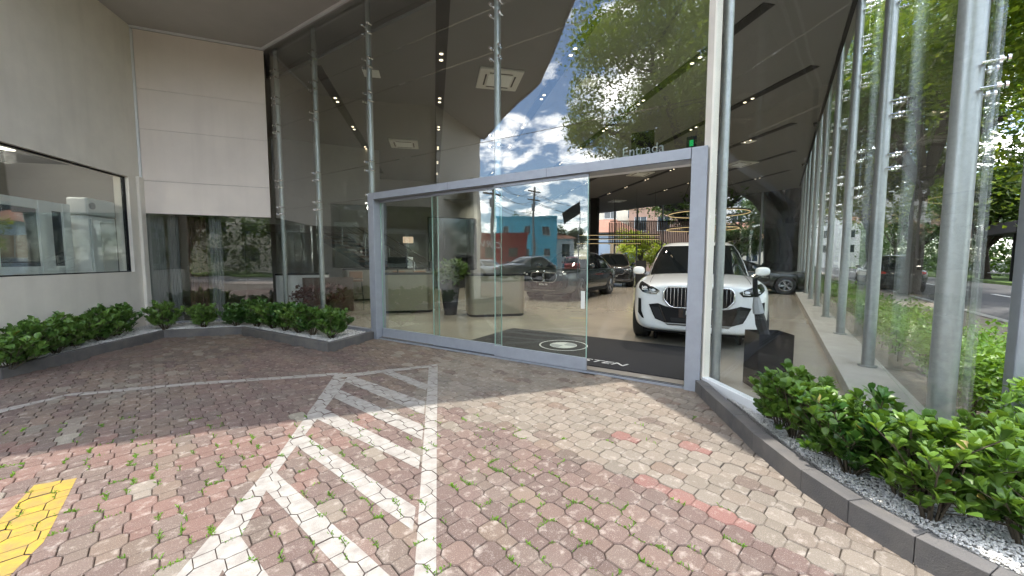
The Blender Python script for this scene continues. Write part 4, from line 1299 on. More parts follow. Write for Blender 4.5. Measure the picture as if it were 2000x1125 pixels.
def body_ring(st):
    y, zb, zt, w, zsh, wt = st
    hp = [(0, zb), (.5 * w, zb), (.86 * w, zb + .012), (.975 * w, zb + .09), (w, zb + .42 * (zsh - zb)), (.997 * w, zsh - .16 * (zsh - zb)), (.97 * w, zsh), (wt, zt - .04), (.62 * wt, zt - .012), (0, zt)]
    ring = [(x, y, z) for x, z in hp] + [(-x, y, z) for x, z in reversed(hp[1:-1])]
    return ring

SPEC = {
 'suv': dict(L=4.93, st=[(0.0, .33, .965, .71, .84, .60), (.03, .28, 1.0, .825, .89, .70), (.10, .245, 1.03, .895, .94, .76), (.32, .235, 1.07, .96, .98, .80), (.75, .24, 1.115, 1.0, 1.0, .81),
        (1.25, .26, 1.15, 1.0, 1.03, .82), (1.6, .26, 1.12, .992, 1.045, .87), (2.6, .26, 1.10, .985, 1.06, .89), (3.6, .26, 1.10, 1.0, 1.07, .89), (4.3, .28, 1.10, 1.0, 1.07, .87), (4.7, .33, 1.09, .95, 1.03, .81), (4.88, .38, 1.03, .86, .95, .72), (4.93, .46, .92, .70, .82, .6)],
        gh=[(1.07, 1.16, 4.78, .905), (1.30, 1.50, 4.66, .855), (1.52, 1.86, 4.46, .775), (1.655, 2.10, 4.28, .70), (1.725, 2.34, 4.10, .61), (1.755, 2.75, 3.8, .42)], wb=(.88, 3.855), wr=.375),
 'coupe': dict(L=4.94, st=None, gh=[(1.07, 1.22, 4.86, .905), (1.28, 1.58, 4.40, .845), (1.47, 1.92, 3.95, .765), (1.59, 2.18, 3.55, .69), (1.655, 2.42, 3.25, .60), (1.68, 2.6, 2.95, .42)], wb=(.88, 3.855), wr=.38),
 'sedan': dict(L=5.1, st=[(0.0, .31, .81, .68, .71, .56), (.035, .245, .855, .83, .755, .69), (.11, .205, .885, .91, .80, .74), (.32, .19, .915, .955, .835, .78), (.75, .19, .955, .975, .86, .79),
        (1.35, .20, 1.0, .975, .89, .80), (1.7, .20, .98, .97, .90, .84), (2.7, .20, .96, .965, .91, .86), (3.7, .20, .97, .975, .93, .86), (4.4, .22, .99, .97, .95, .83), (4.85, .27, .98, .92, .92, .78), (5.05, .32, .93, .84, .85, .70), (5.1, .40, .80, .70, .74, .6)],
        gh=[(.93, 1.25, 4.62, .87), (1.12, 1.62, 4.32, .80), (1.28, 2.02, 3.95, .72), (1.385, 2.34, 3.65, .64), (1.435, 2.62, 3.4, .55), (1.455, 2.9, 3.2, .38)], wb=(.90, 3.98), wr=.35),
}
SPEC['coupe']['st'] = SPEC['suv']['st']

def gh_ring(z, yf, yr, hw, n=40):
    out = []
    cy = (yf + yr) / 2; hl = (yr - yf) / 2
    for k in range(n):
        t = 2 * math.pi * k / n - math.pi / 2           # k=0 front centre
        c, s = math.cos(t), math.sin(t)
        x = hw * math.copysign(abs(c) ** 0.42, c)
        y = cy + hl * math.copysign(abs(s) ** 0.55, s)
        out.append((x, y, z))
    return out

CUT = {}
def body_mesh(kind):
    if kind in CUT: return CUT[kind]
    sp = SPEC[kind]
    mb = MB(); mb.loft([body_ring(s) for s in sp['st']])
    o = mb.build('tmp', None, fixn=True)
    s = o.modifiers.new('s', 'SUBSURF'); s.levels = 3; s.render_levels = 3
    cm = MB()
    for yw in sp['wb']:
        for sx in (-1, 1):
            cm.tube((sx * .66, yw, sp['wr'] - .005), (sx * 1.3, yw, sp['wr'] - .005), sp['wr'] + .055, seg=40)
    co = cm.build('tmpc', None, fixn=True)
    uncut = eval_mesh(o)
    b = o.modifiers.new('b', 'BOOLEAN'); b.object = co; b.operation = 'DIFFERENCE'; b.solver = 'EXACT'
    me = eval_mesh(o)
    bm = bmesh.new(); bm.from_mesh(uncut); bvh = BVHTree.FromBMesh(bm); bm.free()
    bpy.data.objects.remove(o, do_unlink=True); bpy.data.objects.remove(co, do_unlink=True)
    me.shade_smooth()
    try: me.set_sharp_from_angle(angle=rad(32))
    except Exception: pass
    CUT[kind] = (me, bvh)
    return CUT[kind]

def hit_y(bvh, x, z, yd=1):
    h = bvh.ray_cast(Vector((x, -3 if yd > 0 else 9, z)), Vector((0, yd, 0)))
    if h[0] is None:
        h = bvh.find_nearest(Vector((x, 0.3 if yd > 0 else 4.6, z)))
        return h[0].y
    return h[0].y

def patch(bvh, outline, off, step=0.03, yd=1, skirt=0.02):
    pts = []
    n = len(outline)
    for i in range(n):
        a, b = Vector(outline[i]), Vector(outline[(i + 1) % n]); k = max(1, int((b - a).length / step))
        for j in range(k): pts.append(a.lerp(b, j / k))
    nbnd = len(pts)
    edges = [(i, (i + 1) % nbnd) for i in range(nbnd)]
    xs = [p[0] for p in outline]; zs_ = [p[1] for p in outline]
    inner = inset_poly(outline, 0.012)
    x = min(xs) + step
    while x < max(xs):
        z = min(zs_) + step
        while z < max(zs_):
            if in_poly((x, z), inner): pts.append(Vector((x, z)))
            z += step
        x += step
    vs, es, fs, *_ = delaunay_2d_cdt(pts, edges, [], 1, 1e-5)
    V3 = [(p.x, hit_y(bvh, p.x, p.y, yd) - off * yd, p.y) for p in vs]
    F3 = []
    for f in fs:
        a, b, c = [Vector(V3[i]) for i in f[:3]]
        nn = (b - a).cross(c - a)
        F3.append(tuple(f) if nn.y * yd < 0 else tuple(reversed(f)))
    mb = MB(); mb.add(V3, F3)
    # side walls of the insert
    ring = [V3[i] for i in range(nbnd)]
    back = [(p[0], p[1] + skirt * yd, p[2]) for p in ring]
    mb.add(ring + back, [(i, (i + 1) % nbnd, nbnd + (i + 1) % nbnd, nbnd + i) for i in range(nbnd)])
    return mb

def mirror_pts(o): return [(-x, z) for x, z in reversed(o)]

WHEEL = {}
def wheel_parts(wr):
    if wr in WHEEL: return WHEEL[wr]
    ty = MB(); ty.lathe([(wr * .66, -.12), (wr * .90, -.135), (wr * .985, -.115), (wr, -.08), (wr, .08), (wr * .985, .115), (wr * .90, .135), (wr * .66, .12)], axis='x', seg=36)
    rim = MB(); rim.lathe([(wr * .66, -.11), (wr * .68, .12), (wr * .62, .125), (wr * .60, .08), (wr * .60, -.09), (.01, -.09)], axis='x', seg=36)
    for k in range(10):
        a = 6.283 * (k // 2) / 5 + (0.16 if k % 2 else -0.16)
        d = (math.cos(a), math.sin(a))
        rim.path([(.095, d[0] * .03, d[1] * .03), (.105, d[0] * wr * .3, d[1] * wr * .3), (.115, d[0] * wr * .64, d[1] * wr * .64)], [.026, .02, .018], seg=6)
    rim.tube((.06, 0, 0), (.125, 0, 0), .055, seg=16)
    a = ty.mesh('tyre', 'rubber'); a.shade_smooth(); b = rim.mesh('rim', 'satin_chrome')
    disc = MB(); disc.tube((.0, 0, 0), (.04, 0, 0), wr * .5, seg=24); c = disc.mesh('brake_disc', 'black')
    WHEEL[wr] = (a, b, c)
    return WHEEL[wr]

def car(name, label, kind, paint_m, loc, heading, plate='', detail=2, group=None, dark_trim=False):
    """heading: compass angle of the rear->front axis is -(heading): the car's local +y runs to its rear"""
    sp = SPEC[kind]
    me, bvh = body_mesh(kind)
    root = thing(name, label, 'car', loc, heading, group)
    bm_ = me.copy(); bm_.materials.clear(); bm_.materials.append(MATS[paint_m])
    bo = bpy.data.objects.new('body', bm_); COL.objects.link(bo); bo.parent = root
    # greenhouse
    rings = [gh_ring(*g_) for g_ in sp['gh']]
    n = len(rings[0])
    def faces(sel, l0, l1):
        mb = MB()
        for i in range(l0, l1):
            for k in sel:
                q = (k + 1) % n
                mb.add([rings[i][k], rings[i][q], rings[i + 1][q], rings[i + 1][k]], [(0, 1, 2, 3)])
        return mb
    front = [k % n for k in range(-6, 6)]
    rear = list(range(14, 26))
    sideR = list(range(7, 13)); sideL = list(range(27, 33))
    pill = [k for k in range(n) if k not in front + rear + sideR + sideL]
    def clean(o, off=0.0):
        bm = bmesh.new(); bm.from_mesh(o.data); bmesh.ops.remove_doubles(bm, verts=bm.verts, dist=1e-4); bm.to_mesh(o.data); bm.free(); o.data.shade_smooth(); return o
    clean(faces(front, 0, 3).build('windscreen', 'car_window', root))
    clean(faces(rear, 0, 3).build('rear_window', 'car_window', root))
    clean(faces(sideR, 0, 3).build('side_window', 'car_window', root)); clean(faces(sideL, 0, 3).build('side_window', 'car_window', root))
    rf = faces(pill, 0, 3)
    for i in (3, 4):
        for k in range(n):
            q = (k + 1) % n; rf.add([rings[i][k], rings[i][q], rings[i + 1][q], rings[i + 1][k]], [(0, 1, 2, 3)])
    rf.add(rings[5], [tuple(range(n))])
    ro = clean(rf.build('roof', paint_m, root))
    for sx in (-1, 1):
        # pillar between the side doors, roof rail, mirror
        pm = MB(); h0 = sp['gh'][0]; h3 = sp['gh'][3]
        pm.path([(sx * (h0[3] + .004), 2.75, h0[0] + .02), (sx * (sp['gh'][2][3] + .012), 2.85, sp['gh'][2][0]), (sx * h3[3], 2.95, h3[0])], .035, seg=6)
        pm.build('door_pillar', 'black_gloss', root)
        if kind == 'suv':
            rl = MB(); rl.path([(sx * .66, 2.3, 1.70), (sx * .665, 2.5, 1.755), (sx * .66, 3.6, 1.775), (sx * .65, 4.0, 1.74)], .018, seg=6); rl.build('roof_rail', 'black_gloss', root)
        zm = sp['gh'][0][0]
        mi = MB(); mi.loft([[(x * .118 * w_, y_, z * .082 * w_ + .006 * (1 - w_)) for x, z in ((-1, -.85), (-.2, -1), (.8, -.9), (1, -.3), (.95, .6), (.5, 1), (-.6, .95), (-1, .5))] for y_, w_ in ((-.075, .62), (-.05, .9), (.0, 1.0), (.055, .98), (.06, .9))])
        mo = mi.build('mirror', paint_m, root, smooth=True, sub=1, fixn=True); mo.location = (sx * 1.045, 1.60, zm + .10); mo.scale = (sx, 1, 1)
        ar = MB(); ar.path([(sx * .90, 1.66, zm + .0), (sx * 1.0, 1.64, zm + .06)], .028, seg=6); ar.build('mirror_arm', 'black_gloss', root)
        # sill trim
        sl = MB(); sl.path([(sx * .965, sp['wb'][0] + .5, .30), (sx * .955, sp['wb'][1] - .5, .30)], .05, seg=6); sl.build('sill', 'black', root)
        dh = MB()
        for yy in (2.55, 3.45): dh.path([(sx * .995, yy, .93), (sx * 1.02, yy + .03, .935), (sx * 1.02, yy + .17, .94), (sx * .995, yy + .2, .94)], .012, seg=6)
        dh.build('door_handle', paint_m, root)
    # wheels
    a, b, c = wheel_parts(sp['wr'])
    for yw in sp['wb']:
        for sx in (-1, 1):
            w = bpy.data.objects.new('wheel', None); COL.objects.link(w); w.parent = root; w.location = (sx * .87, yw, sp['wr']); w.scale = (sx, 1, 1)
            for nm, mm in (('tyre', a), ('rim', b), ('brake_disc', c)):
                q = bpy.data.objects.new(nm, mm); COL.objects.link(q); q.parent = w
            li = MB(); li.tube((sx * .62, yw, sp['wr']), (sx * .655, yw, sp['wr']), sp['wr'] + .05, seg=28); li.build('wheel_arch', 'black', root)
    un = MB(); un.box(-.8, .8, .25, sp['L'] - .3, .2, .34); un.build('underbody', 'black', root)
    # front face
    dz = 0.0 if kind != 'sedan' else -0.12
    def sh(o): return [(x * .905, z + dz) for x, z in o]
    hl = sh([(-.962, 1.02), (-.962, .93), (-.88, .865), (-.76, .838), (-.645, .835), (-.59, .895), (-.70, .948), (-.86, 1.0)])
    hl = hl[::-1] if False else hl
    for sx in (-1, 1):
        out = hl if sx < 0 else mirror_pts(hl)
        h = patch(bvh, out, .010, .02, skirt=.05).build('headlight', 'black_gloss', root)
        if detail > 1:
            for cx, cz in ((-.76, .935 + dz), (-.635, .90 + dz)):
                cx = cx if sx < 0 else -cx
                lp = [(cx + .034 * math.cos(t) * 1.05, cz + .022 * math.sin(t)) for t in [6.283 * k / 10 for k in range(10)]]
                patch(bvh, lp, .016, .015).build('lamp_lens', 'lamp_lens', h)
                dl = [(cx - .055, cz + .022), (cx - .047, cz - .034), (cx + .042, cz - .038), (cx + .042, cz - .031), (cx - .040, cz - .026), (cx - .047, cz + .024)]
                patch(bvh, dl, .018, .015).build('daylight_bar', 'plastic_white', h)
    kid = sh([(-.50, .93), (-.53, .88), (-.525, .76), (-.44, .665), (-.36, .64), (-.06, .64), (-.025, .66), (-.02, .93), (-.05, .952), (-.45, .952)])
    for sx in (-1, 1):
        out = kid if sx < 0 else mirror_pts(kid)
        gr = patch(bvh, out, .006, .03).build('grille', 'black', root)
        rim_pts = []
        m_ = len(out)
        for i in range(m_):
            a_, b_ = Vector(out[i]), Vector(out[(i + 1) % m_])
            for j in range(3):
                p = a_.lerp(b_, j / 3); rim_pts.append((p.x, hit_y(bvh, p.x, p.y) - .012, p.y))
        rm_ = MB(); rm_.path(rim_pts, .014, seg=6, closed=True); rm_.build('grille_surround', 'satin_chrome' if dark_trim else 'chrome', gr, smooth=True)
        if detail > 1:
            for k in range(8):
                x = (-.43 + .0515 * k) * (1 if sx < 0 else -1)
                zlo = .655 + max(0, (abs(x) - .33)) * .9 + dz; zhi = .945 + dz
                sl = MB(); zz = [zlo + (zhi - zlo) * q / 4 for q in range(5)]
                L_ = []
                for z in zz: L_.append((x, hit_y(bvh, x, z) - .004, z))
                for q in range(4):
                    p, r_ = L_[q], L_[q + 1]
                    sl.add([(p[0] - .012, p[1], p[2]), (p[0] + .012, p[1], p[2]), (p[0] + .004, p[1] - .022, p[2]), (p[0] - .004, p[1] - .022, p[2]),
                            (r_[0] - .012, r_[1], r_[2]), (r_[0] + .012, r_[1], r_[2]), (r_[0] + .004, r_[1] - .022, r_[2]), (r_[0] - .004, r_[1] - .022, r_[2])],
                           [(1, 0, 4, 5), (2, 1, 5, 6), (3, 2, 6, 7), (0, 3, 7, 4)] + ([(0, 1, 2, 3)] if q == 0 else []) + ([(7, 6, 5, 4)] if q == 3 else []))
                sl.build('slat', 'satin_chrome', gr, fixn=True)
    low = sh([(-.77, .675), (-.70, .52), (-.66, .45), (-.50, .395), (.50, .395), (.66, .45), (.70, .52), (.77, .675), (.62, .695), (.50, .655), (.36, .625), (-.36, .625), (-.50, .655), (-.62, .695)])
    lo = patch(bvh, low, .008, .03).build('lower_intake', 'black', root)
    if detail > 1:
        for sx in (-1, 1):
            m1 = sh([(-.73, .64), (-.655, .47), (-.52, .415), (-.50, .43), (-.60, .63)]); m1 = m1 if sx < 0 else mirror_pts(m1)
            patch(bvh, m1, .009, .04).build('intake_mesh', 'black_matt', lo)
            bl = sh([(-.60, .66), (-.585, .66), (-.475, .41), (-.49, .405)]); bl = bl if sx < 0 else mirror_pts(bl)
            patch(bvh, bl, .022, .03).build('intake_blade', 'black_gloss', lo)
        cm_ = sh([(-.42, .48), (-.40, .42), (.40, .42), (.42, .48)]); patch(bvh, cm_, .009, .04).build('intake_mesh', 'black_matt', lo)
        st_ = sh([(-.50, .385), (-.46, .36), (.46, .36), (.50, .385)]); patch(bvh, st_, .008, .04).build('skid_trim', 'satin_chrome', root)
    vent = sh([(-.955, .765), (-.955, .53), (-.88, .45), (-.845, .445), (-.895, .56), (-.905, .755)])
    for sx in (-1, 1):
        v_ = vent if sx < 0 else mirror_pts(vent)
        patch(bvh, v_, .010, .02, skirt=.05).build('side_vent', 'black', root)
    if detail > 1:
        for sx in (-1, 1):
            L_ = []
            for q in range(14):
                y = .20 + q * .085; x = sx * (.70 + .015 * q / 14); h_ = bvh.ray_cast(Vector((x, y, 3)), Vector((0, 0, -1)))
                if h_[0]: L_.append((x, y, h_[0].z + .001))
            sl = MB(); sl.path(L_, .0045, seg=4); sl.build('bonnet_gap', 'black', root)
            for yy in (1.55, 2.72, 3.75):
                L_ = []
                for q in range(9):
                    z = .34 + q * .08; h_ = bvh.ray_cast(Vector((sx * 3, yy, z)), Vector((-sx, 0, 0)))
                    if h_[0]: L_.append((h_[0].x + sx * .001, yy, z))
                sl = MB(); sl.path(L_, .004, seg=4); sl.build('door_gap', 'black', root)
    # plate, badge
    y0 = min(hit_y(bvh, 0, z + dz) for z in (.5, .56, .62)) - .012
    pl = MB(); pl.box(-.20, .20, y0 - .012, y0, .505 + dz, .625 + dz); pl_o = pl.build('number_plate', 'black_matt', root)
    fr_ = MB(); fr_.box(-.26, .26, y0 - .003, y0 + .02, .49 + dz, .64 + dz); fr_.build('plate_holder', 'black_gloss', root)
    if plate:
        text_obj('plate_text', plate, .085, 'plastic_white', (0, y0 - .0135, .565 + dz), (rad(90), 0, 0), pl_o, .001)
    zb_ = 1.005 + dz
    yb = hit_y(bvh, 0, zb_)
    bd = MB(); bd.tube((0, .012, 0), (0, -.006, 0), .042, seg=24); bo2 = bd.build('badge', 'black_gloss', root)
    bo2.location = (0, yb - .004, zb_); bo2.rotation_euler = (rad(-40), 0, 0)
    for q in range(4):
        sec = MB(); pts = [(0, -.008, 0)] + [(.028 * math.cos(t), -.008, .028 * math.sin(t)) for t in [q * 1.5708 + 1.5708 * j / 6 for j in range(7)]]
        sec.add(pts, [tuple(range(len(pts)))]); sec.build('badge_quarter', 'roundel_blue' if q % 2 else 'plastic_white', bo2)
    # rear lamps
    tl = sh([(-.93, .98), (-.93, .88), (-.55, .87), (-.50, .93), (-.6, .97)])
    for sx in (-1, 1):
        t_ = tl if sx < 0 else mirror_pts(tl)
        patch(bvh, t_, .006, .04, yd=-1).build('tail_light', 'tail_red', root)
    return root

# heading: rotation about z; local +y (rear) turned from world +y clockwise by 'deg' to the right
def hd(deg): return -rad(deg)
car('white_suv', 'large white sport utility vehicle facing out beside the open sliding door', 'suv', 'car_white', (2.80, 5.72, FL), hd(25), 'BMW X5')
car('dark_coupe_suv', 'dark green coupe utility vehicle with sloping roof behind the sliding glass', 'coupe', 'car_green', (1.05, 12.7, FL), hd(33), 'BMW X6', dark_trim=False)
car('black_suv', 'black sport utility vehicle parked deep in the showroom before the rear glass', 'suv', 'car_black', (5.15, 19.2, FL), hd(13), 'BMW X7', dark_trim=True)
car('black_sedan', 'low black sedan showing its nose right of the white vehicle', 'sedan', 'car_black', (12.15, 15.6, FL), hd(-62), '', dark_trim=True)
# parked outside behind the camera, mirrored in the glass
car('black_parked_car', 'black car parked on the forecourt, mirrored in the sliding door', 'coupe', 'car_black', (-20.5, -4.0, 0), hd(195), '', 1, 'cars parked behind the camera')
car('silver_parked_car', 'silver car parked by the red shop, mirrored in the sliding door', 'sedan', 'car_silver', (-25.5, -2.2, 0), hd(110), '', 1, 'cars parked behind the camera')
car('red_parked_car', 'red car on the far street, mirrored at the right of the sliding door', 'suv', 'car_red', (-38, -22, -0.1), hd(60), '', 1, 'cars parked behind the camera')
# cars on the street seen through the glass
car('white_street_car', 'white car driving on the street beyond the posts', 'sedan', 'car_white', (31, 33, -0.11), hd(215), '', 1, 'cars out on the street')
car('dark_street_car', 'dark car driving on the street seen between the posts', 'suv', 'car_black', (20.6, 21.5, -0.11), hd(215), '', 1, 'cars out on the street')

# ================================================================== SHOWROOM FITTINGS
SD = (-0.20, 0.98); SX = (0.98, 0.20)
def SP(o_, a): return (SX[0] * o_ + SD[0] * a, SX[1] * o_ + SD[1] * a)
# black light slots in the ceiling with pairs of lit downlights
SLOTS = [(-2.35, 8.9, 19.0), (0.2, 6.3, 21.0), (2.7, 5.6, 24.5), (5.25, 5.4, 26.0), (7.86, 6.85, 27.0), (10.5, 9.7, 26.0), (13.15, 12.1, 22.0), (15.77, 14.7, 19.0)]
SLOT_LAB = ['leftmost black light slot in the ceiling, near the stair', 'black light slot running straight back above the left door leaves', 'black light slot in the ceiling above the mirrored tree',
            'black light slot in the ceiling above the door post', 'black light slot in the ceiling above the white vehicle', 'sixth black light slot from the left in the ceiling', 'seventh black light slot from the left in the ceiling', 'rearmost short black light slot by the street facade']
nl = 0
for (of, a0, a1), lab in zip(SLOTS, SLOT_LAB):
    t = thing('light_slot', lab, 'light slot', (0, 0, 0), 0, 'light slots in the showroom ceiling')
    mb = MB(); mb.obox(SP(of, 0), SD, SX, a0, a1, -0.11, 0.11, ZC - 0.012, ZC - 0.003); mb.build('slot', 'black', t)
    a = a0 + 1.6; k = 0
    while a < a1 - 0.5:
        for da in (0.0, 0.24):
            p = SP(of, a + da)
            d = MB(); d.lathe([(0.050, ZC - 0.016), (0.052, ZC - 0.03), (0.040, ZC - 0.032), (0.034, ZC - 0.02)], (p[0], p[1], 0), seg=14)
            ho = d.build('downlight', 'alu', t)
            d = MB(); d.tube((p[0], p[1], ZC - 0.018), (p[0], p[1], ZC - 0.024), 0.033, seg=12); d.build('lamp', 'lamp_warm', ho)
        p = SP(of, a + 0.12)
        if k % 2 == 0 and nl < 30 and p[1] < 24 and of > -1:
            ld = bpy.data.lights.new('downlight_beam', 'SPOT'); ld.energy = 175; ld.color = (1.0, 0.90, 0.76)
            ld.spot_size = rad(105); ld.spot_blend = 0.9; ld.shadow_soft_size = 0.08
            lo_ = bpy.data.objects.new('downlight_beam', ld); COL.objects.link(lo_); lo_.location = (p[0], p[1], ZC - 0.06); nl += 1
            lo_.parent = t
        a += 2.1; k += 1

def cassette(label, p, rot, s=0.95):
    t = thing('ceiling_air_conditioner', label, 'air conditioner', (p[0], p[1], ZC), rot, 'air conditioners in the ceiling')
    mb = MB(); h = s / 2
    mb.box(-h, h, -h, h, -0.05, -0.003); mb.build('panel', 'ac_grey', t, bevel=0.015)
    mb = MB(); g_ = h * 0.56
    mb.box(-g_, g_, -g_, g_, -0.062, -0.051); mb.build('grille', 'plastic_white', t, bevel=0.02)
    for k in range(4):
        mb = MB(); mb.box(-g_ * .95, g_ * .95, g_ * 1.14, g_ * 1.14 + 0.035, -0.056, -0.051)
        o = mb.build('louvre', 'black', t); o.rotation_euler = (0, 0, k * math.pi / 2)
ROTC = math.atan2(SD[1], SD[0]) - math.pi / 2
cassette('white ceiling air conditioner nearest the glass above the door', (-0.29, 8.85), ROTC)
cassette('white ceiling air conditioner above the left door leaves', (-3.75, 13.6), ROTC)
cassette('white ceiling air conditioner seen through the open doorway', (6.0, 18.2), ROTC)
cassette('white ceiling air conditioner right of the steel post', (9.6, 16.4), ROTC)
cassette('white ceiling air conditioner deep in the showroom over the black vehicle', (7.2, 26.5), ROTC)
for lab, p in (('small white access panel in the ceiling left of the nearest air conditioner', (-3.05, 8.6)), ('small white access panel in the ceiling over the tree reflection', (1.75, 9.0)), ('small white access panel in the ceiling right of the steel post', (8.1, 13.4))):
    mb = MB(); mb.cbox((0, 0, -0.012), (0.34, 0.34, 0.014)); o = mb.build('ceiling_panel', 'plastic_white', bevel=0.003); o.location = (p[0], p[1], ZC); o.rotation_euler = (0, 0, ROTC)
    tag(o, lab, 'panel', 'white panels in the ceiling')
for lab, p in (('small black camera dome on the ceiling by the street facade', (9.0, 11.6)), ('tiny black camera dome at the far end of the ceiling', (12.3, 16.4))):
    mb = MB(); mb.lathe([(0.005, -0.12), (0.05, -0.105), (0.075, -0.06), (0.085, -0.003)], seg=14); o = mb.build('dome_camera', 'black_gloss', smooth=True); o.location = (p[0], p[1], ZC); tag(o, lab, 'camera', 'dome cameras on the ceiling')

# ring pendants
def ring_lamp(label, c, r):
    t = thing('ring_pendant', label, 'pendant lamp', c, 0, 'ring pendants')
    n = 48
    mb = MB(); mb.path([(r * math.cos(6.283 * k / n), r * math.sin(6.283 * k / n), 0) for k in range(n)], 0.025, seg=6, closed=True); mb.build('ring', 'black', t, smooth=True)
    mb = MB(); mb.path([(r * .985 * math.cos(6.283 * k / n), r * .985 * math.sin(6.283 * k / n), -0.03) for k in range(n)], 0.012, seg=6, closed=True); mb.build('light_strip', 'lamp_strip', t)
    for k in range(3):
        a = 6.283 * k / 3; mb = MB(); mb.tube((r * math.cos(a), r * math.sin(a), 0.03), (0.1 * math.cos(a), 0.1 * math.sin(a), ZC - c[2] - 0.005), 0.004, seg=5); mb.build('wire', 'black', t)
ring_lamp('upper glowing ring pendant behind the white vehicle', (6.9, 13.6, 3.05), 1.3)
ring_lamp('lower glowing ring pendant behind the white vehicle', (6.9, 14.0, 2.55), 1.2)
for k, (x0, x1, y, z, lab) in enumerate(((3.9, 8.6, 22.4, 2.85, 'upper glowing bar pendant seen through the doorway'), (4.6, 9.2, 24.0, 2.70, 'second glowing bar pendant seen through the doorway'), (3.7, 7.4, 22.0, 2.35, 'lower glowing bar pendant seen through the doorway'))):
    t = thing('bar_pendant', lab, 'pendant lamp', (0, 0, 0), 0, 'bar pendants')
    mb = MB(); mb.box(x0, x1, y, y + 0.05, z, z + 0.06); mb.build('bar', 'black', t)
    mb = MB(); mb.box(x0 + .02, x1 - .02, y + .005, y + .045, z - 0.02, z - 0.002); mb.build('light_strip', 'lamp_strip', t)
    for x in (x0 + .3, x1 - .3):
        mb = MB(); mb.tube((x, y + .025, z + .06), (x, y + .025, ZC - .005), 0.004, seg=5); mb.build('wire', 'black', t)
# brown hanging slat screen
t = thing('slat_screen', 'dark brown hanging screen of upright slats before the rear glass', 'screen')
for k in range(46):
    a = (6.6 + 0.112 * k, 26.2 - 0.02 * k)
    mb = MB(); mb.box(a[0], a[0] + 0.07, a[1], a[1] + 0.04, 2.45 + 0.1 * math.sin(k * 7.3), 3.95); mb.build('slat', 'wood_brown', t)
mb = MB(); mb.box(6.55, 11.8, 26.245 - .6, 26.29 - .6, 3.951, 4.02); mb.build('top_bar', 'black', t)
for x in (6.8, 11.5):
    mb = MB(); mb.tube((x, 25.67, 4.02), (x, 25.67, ZC - .005), .01, seg=6); mb.build('hanger', 'black', t)

# door mat with lettering
mt = thing('door_mat', 'black door mat with white lettering and round emblem inside the doorway', 'door mat', (R0[0], R0[1], 0))
mb = MB(); mb.obox((0, 0), U, V, 0.10, 3.5, 0.17, 1.95, FL + 0.002, FL + 0.014); mb.build('mat', 'mat_black', mt, bevel=0.003)
def flat_text(body, s, d, size, xs=1.0, shear=0.0):
    return text_obj('lettering', body, size, 'mat_white', (U[0] * s + V[0] * d, U[1] * s + V[1] * d, FL + 0.0155), (0, 0, ROTF), mt, 0.0006, shear=shear, xs=xs)
flat_text('STEN', 1.13, 0.40, 0.17, 1.5, 0.25)
def disc_ring(r0, r1, s, d, z, m, a0=0, a1=6.2832, n=40):
    mb = MB(); c = (U[0] * s + V[0] * d, U[1] * s + V[1] * d); vs = []
    for k in range(n + 1):
        a = a0 + (a1 - a0) * k / n
        vs += [(c[0] + r0 * math.cos(a), c[1] + r0 * math.sin(a), z), (c[0] + r1 * math.cos(a), c[1] + r1 * math.sin(a), z)]
    mb.add(vs, [(2 * k, 2 * k + 1, 2 * k + 3, 2 * k + 2) for k in range(n)])
    return mb.build('emblem', m, mt)
disc_ring(0.36, 0.385, 2.0, 1.05, FL + 0.0165, 'mat_white'); disc_ring(0.20, 0.215, 2.0, 1.05, FL + 0.0165, 'mat_white')
for q in range(4):
    disc_ring(0.001, 0.198, 2.0, 1.05, FL + 0.0165, 'mat_white' if q % 2 else 'umbrella_grey', q * 1.5708 + ROTF, (q + 1) * 1.5708 + ROTF, 10)

# umbrella box and umbrella
ub = thing('umbrella_box', 'smoked glass umbrella box standing behind the right pane', 'umbrella stand', (2.75, 4.04, FL), rad(-6))
for (x0, x1, y0, y1) in ((-.17, .17, -.15, -.142), (-.17, .17, .142, .15), (-.17, -.162, -.141, .141), (.162, .17, -.141, .141)):
    mb = MB(); mb.box(x0, x1, y0, y1, 0.0, 0.60); mb.build('side', 'smoked', ub)
mb = MB(); mb.box(-.161, .161, -.141, .141, 0.0, 0.02); mb.build('base', 'black', ub)
mb = MB(); mb.box(-.161, .161, -.141, .141, 0.56, 0.575); mb.build('lid', 'smoked', ub)
um = thing('umbrella', 'folded grey and black umbrella sticking out of the smoked box', 'umbrella', (2.665, 4.03, FL + 0.58), rad(0))
mb = MB(); mb.path([(.05, 0, -.5), (0.03, 0, 0.0), (-.01, 0, .12), (-.035, 0, .22)], [.02, .05, .055, .045], seg=9); smooth_angle(mb.build('cloth', 'black_matt', um))
mb = MB(); mb.path([(-.037, 0, .225), (-.05, 0.005, .30), (-.07, 0, .40)], [.055, .05, .03], seg=7); mb.build('folded_panel', 'umbrella_grey', um)
mb = MB(); mb.path([(-.072, 0, .402), (-.09, 0, .50), (-.095, 0, .60)], [.022, .024, .024], seg=9); smooth_angle(mb.build('handle', 'black', um))

# black stand beside the black car
mb = MB(); mb.prism([(-.3, -.1), (.3, -.1), (.3, .1), (-.3, .1)], 0.0, 0.06); mb.box(-.25, .25, -.05, .05, .06, 1.35)
o = mb.build('info_stand', 'black_matt', bevel=0.01); o.location = (6.55, 19.4, FL); tag(o, 'black information stand between the black and the white vehicles', 'stand')
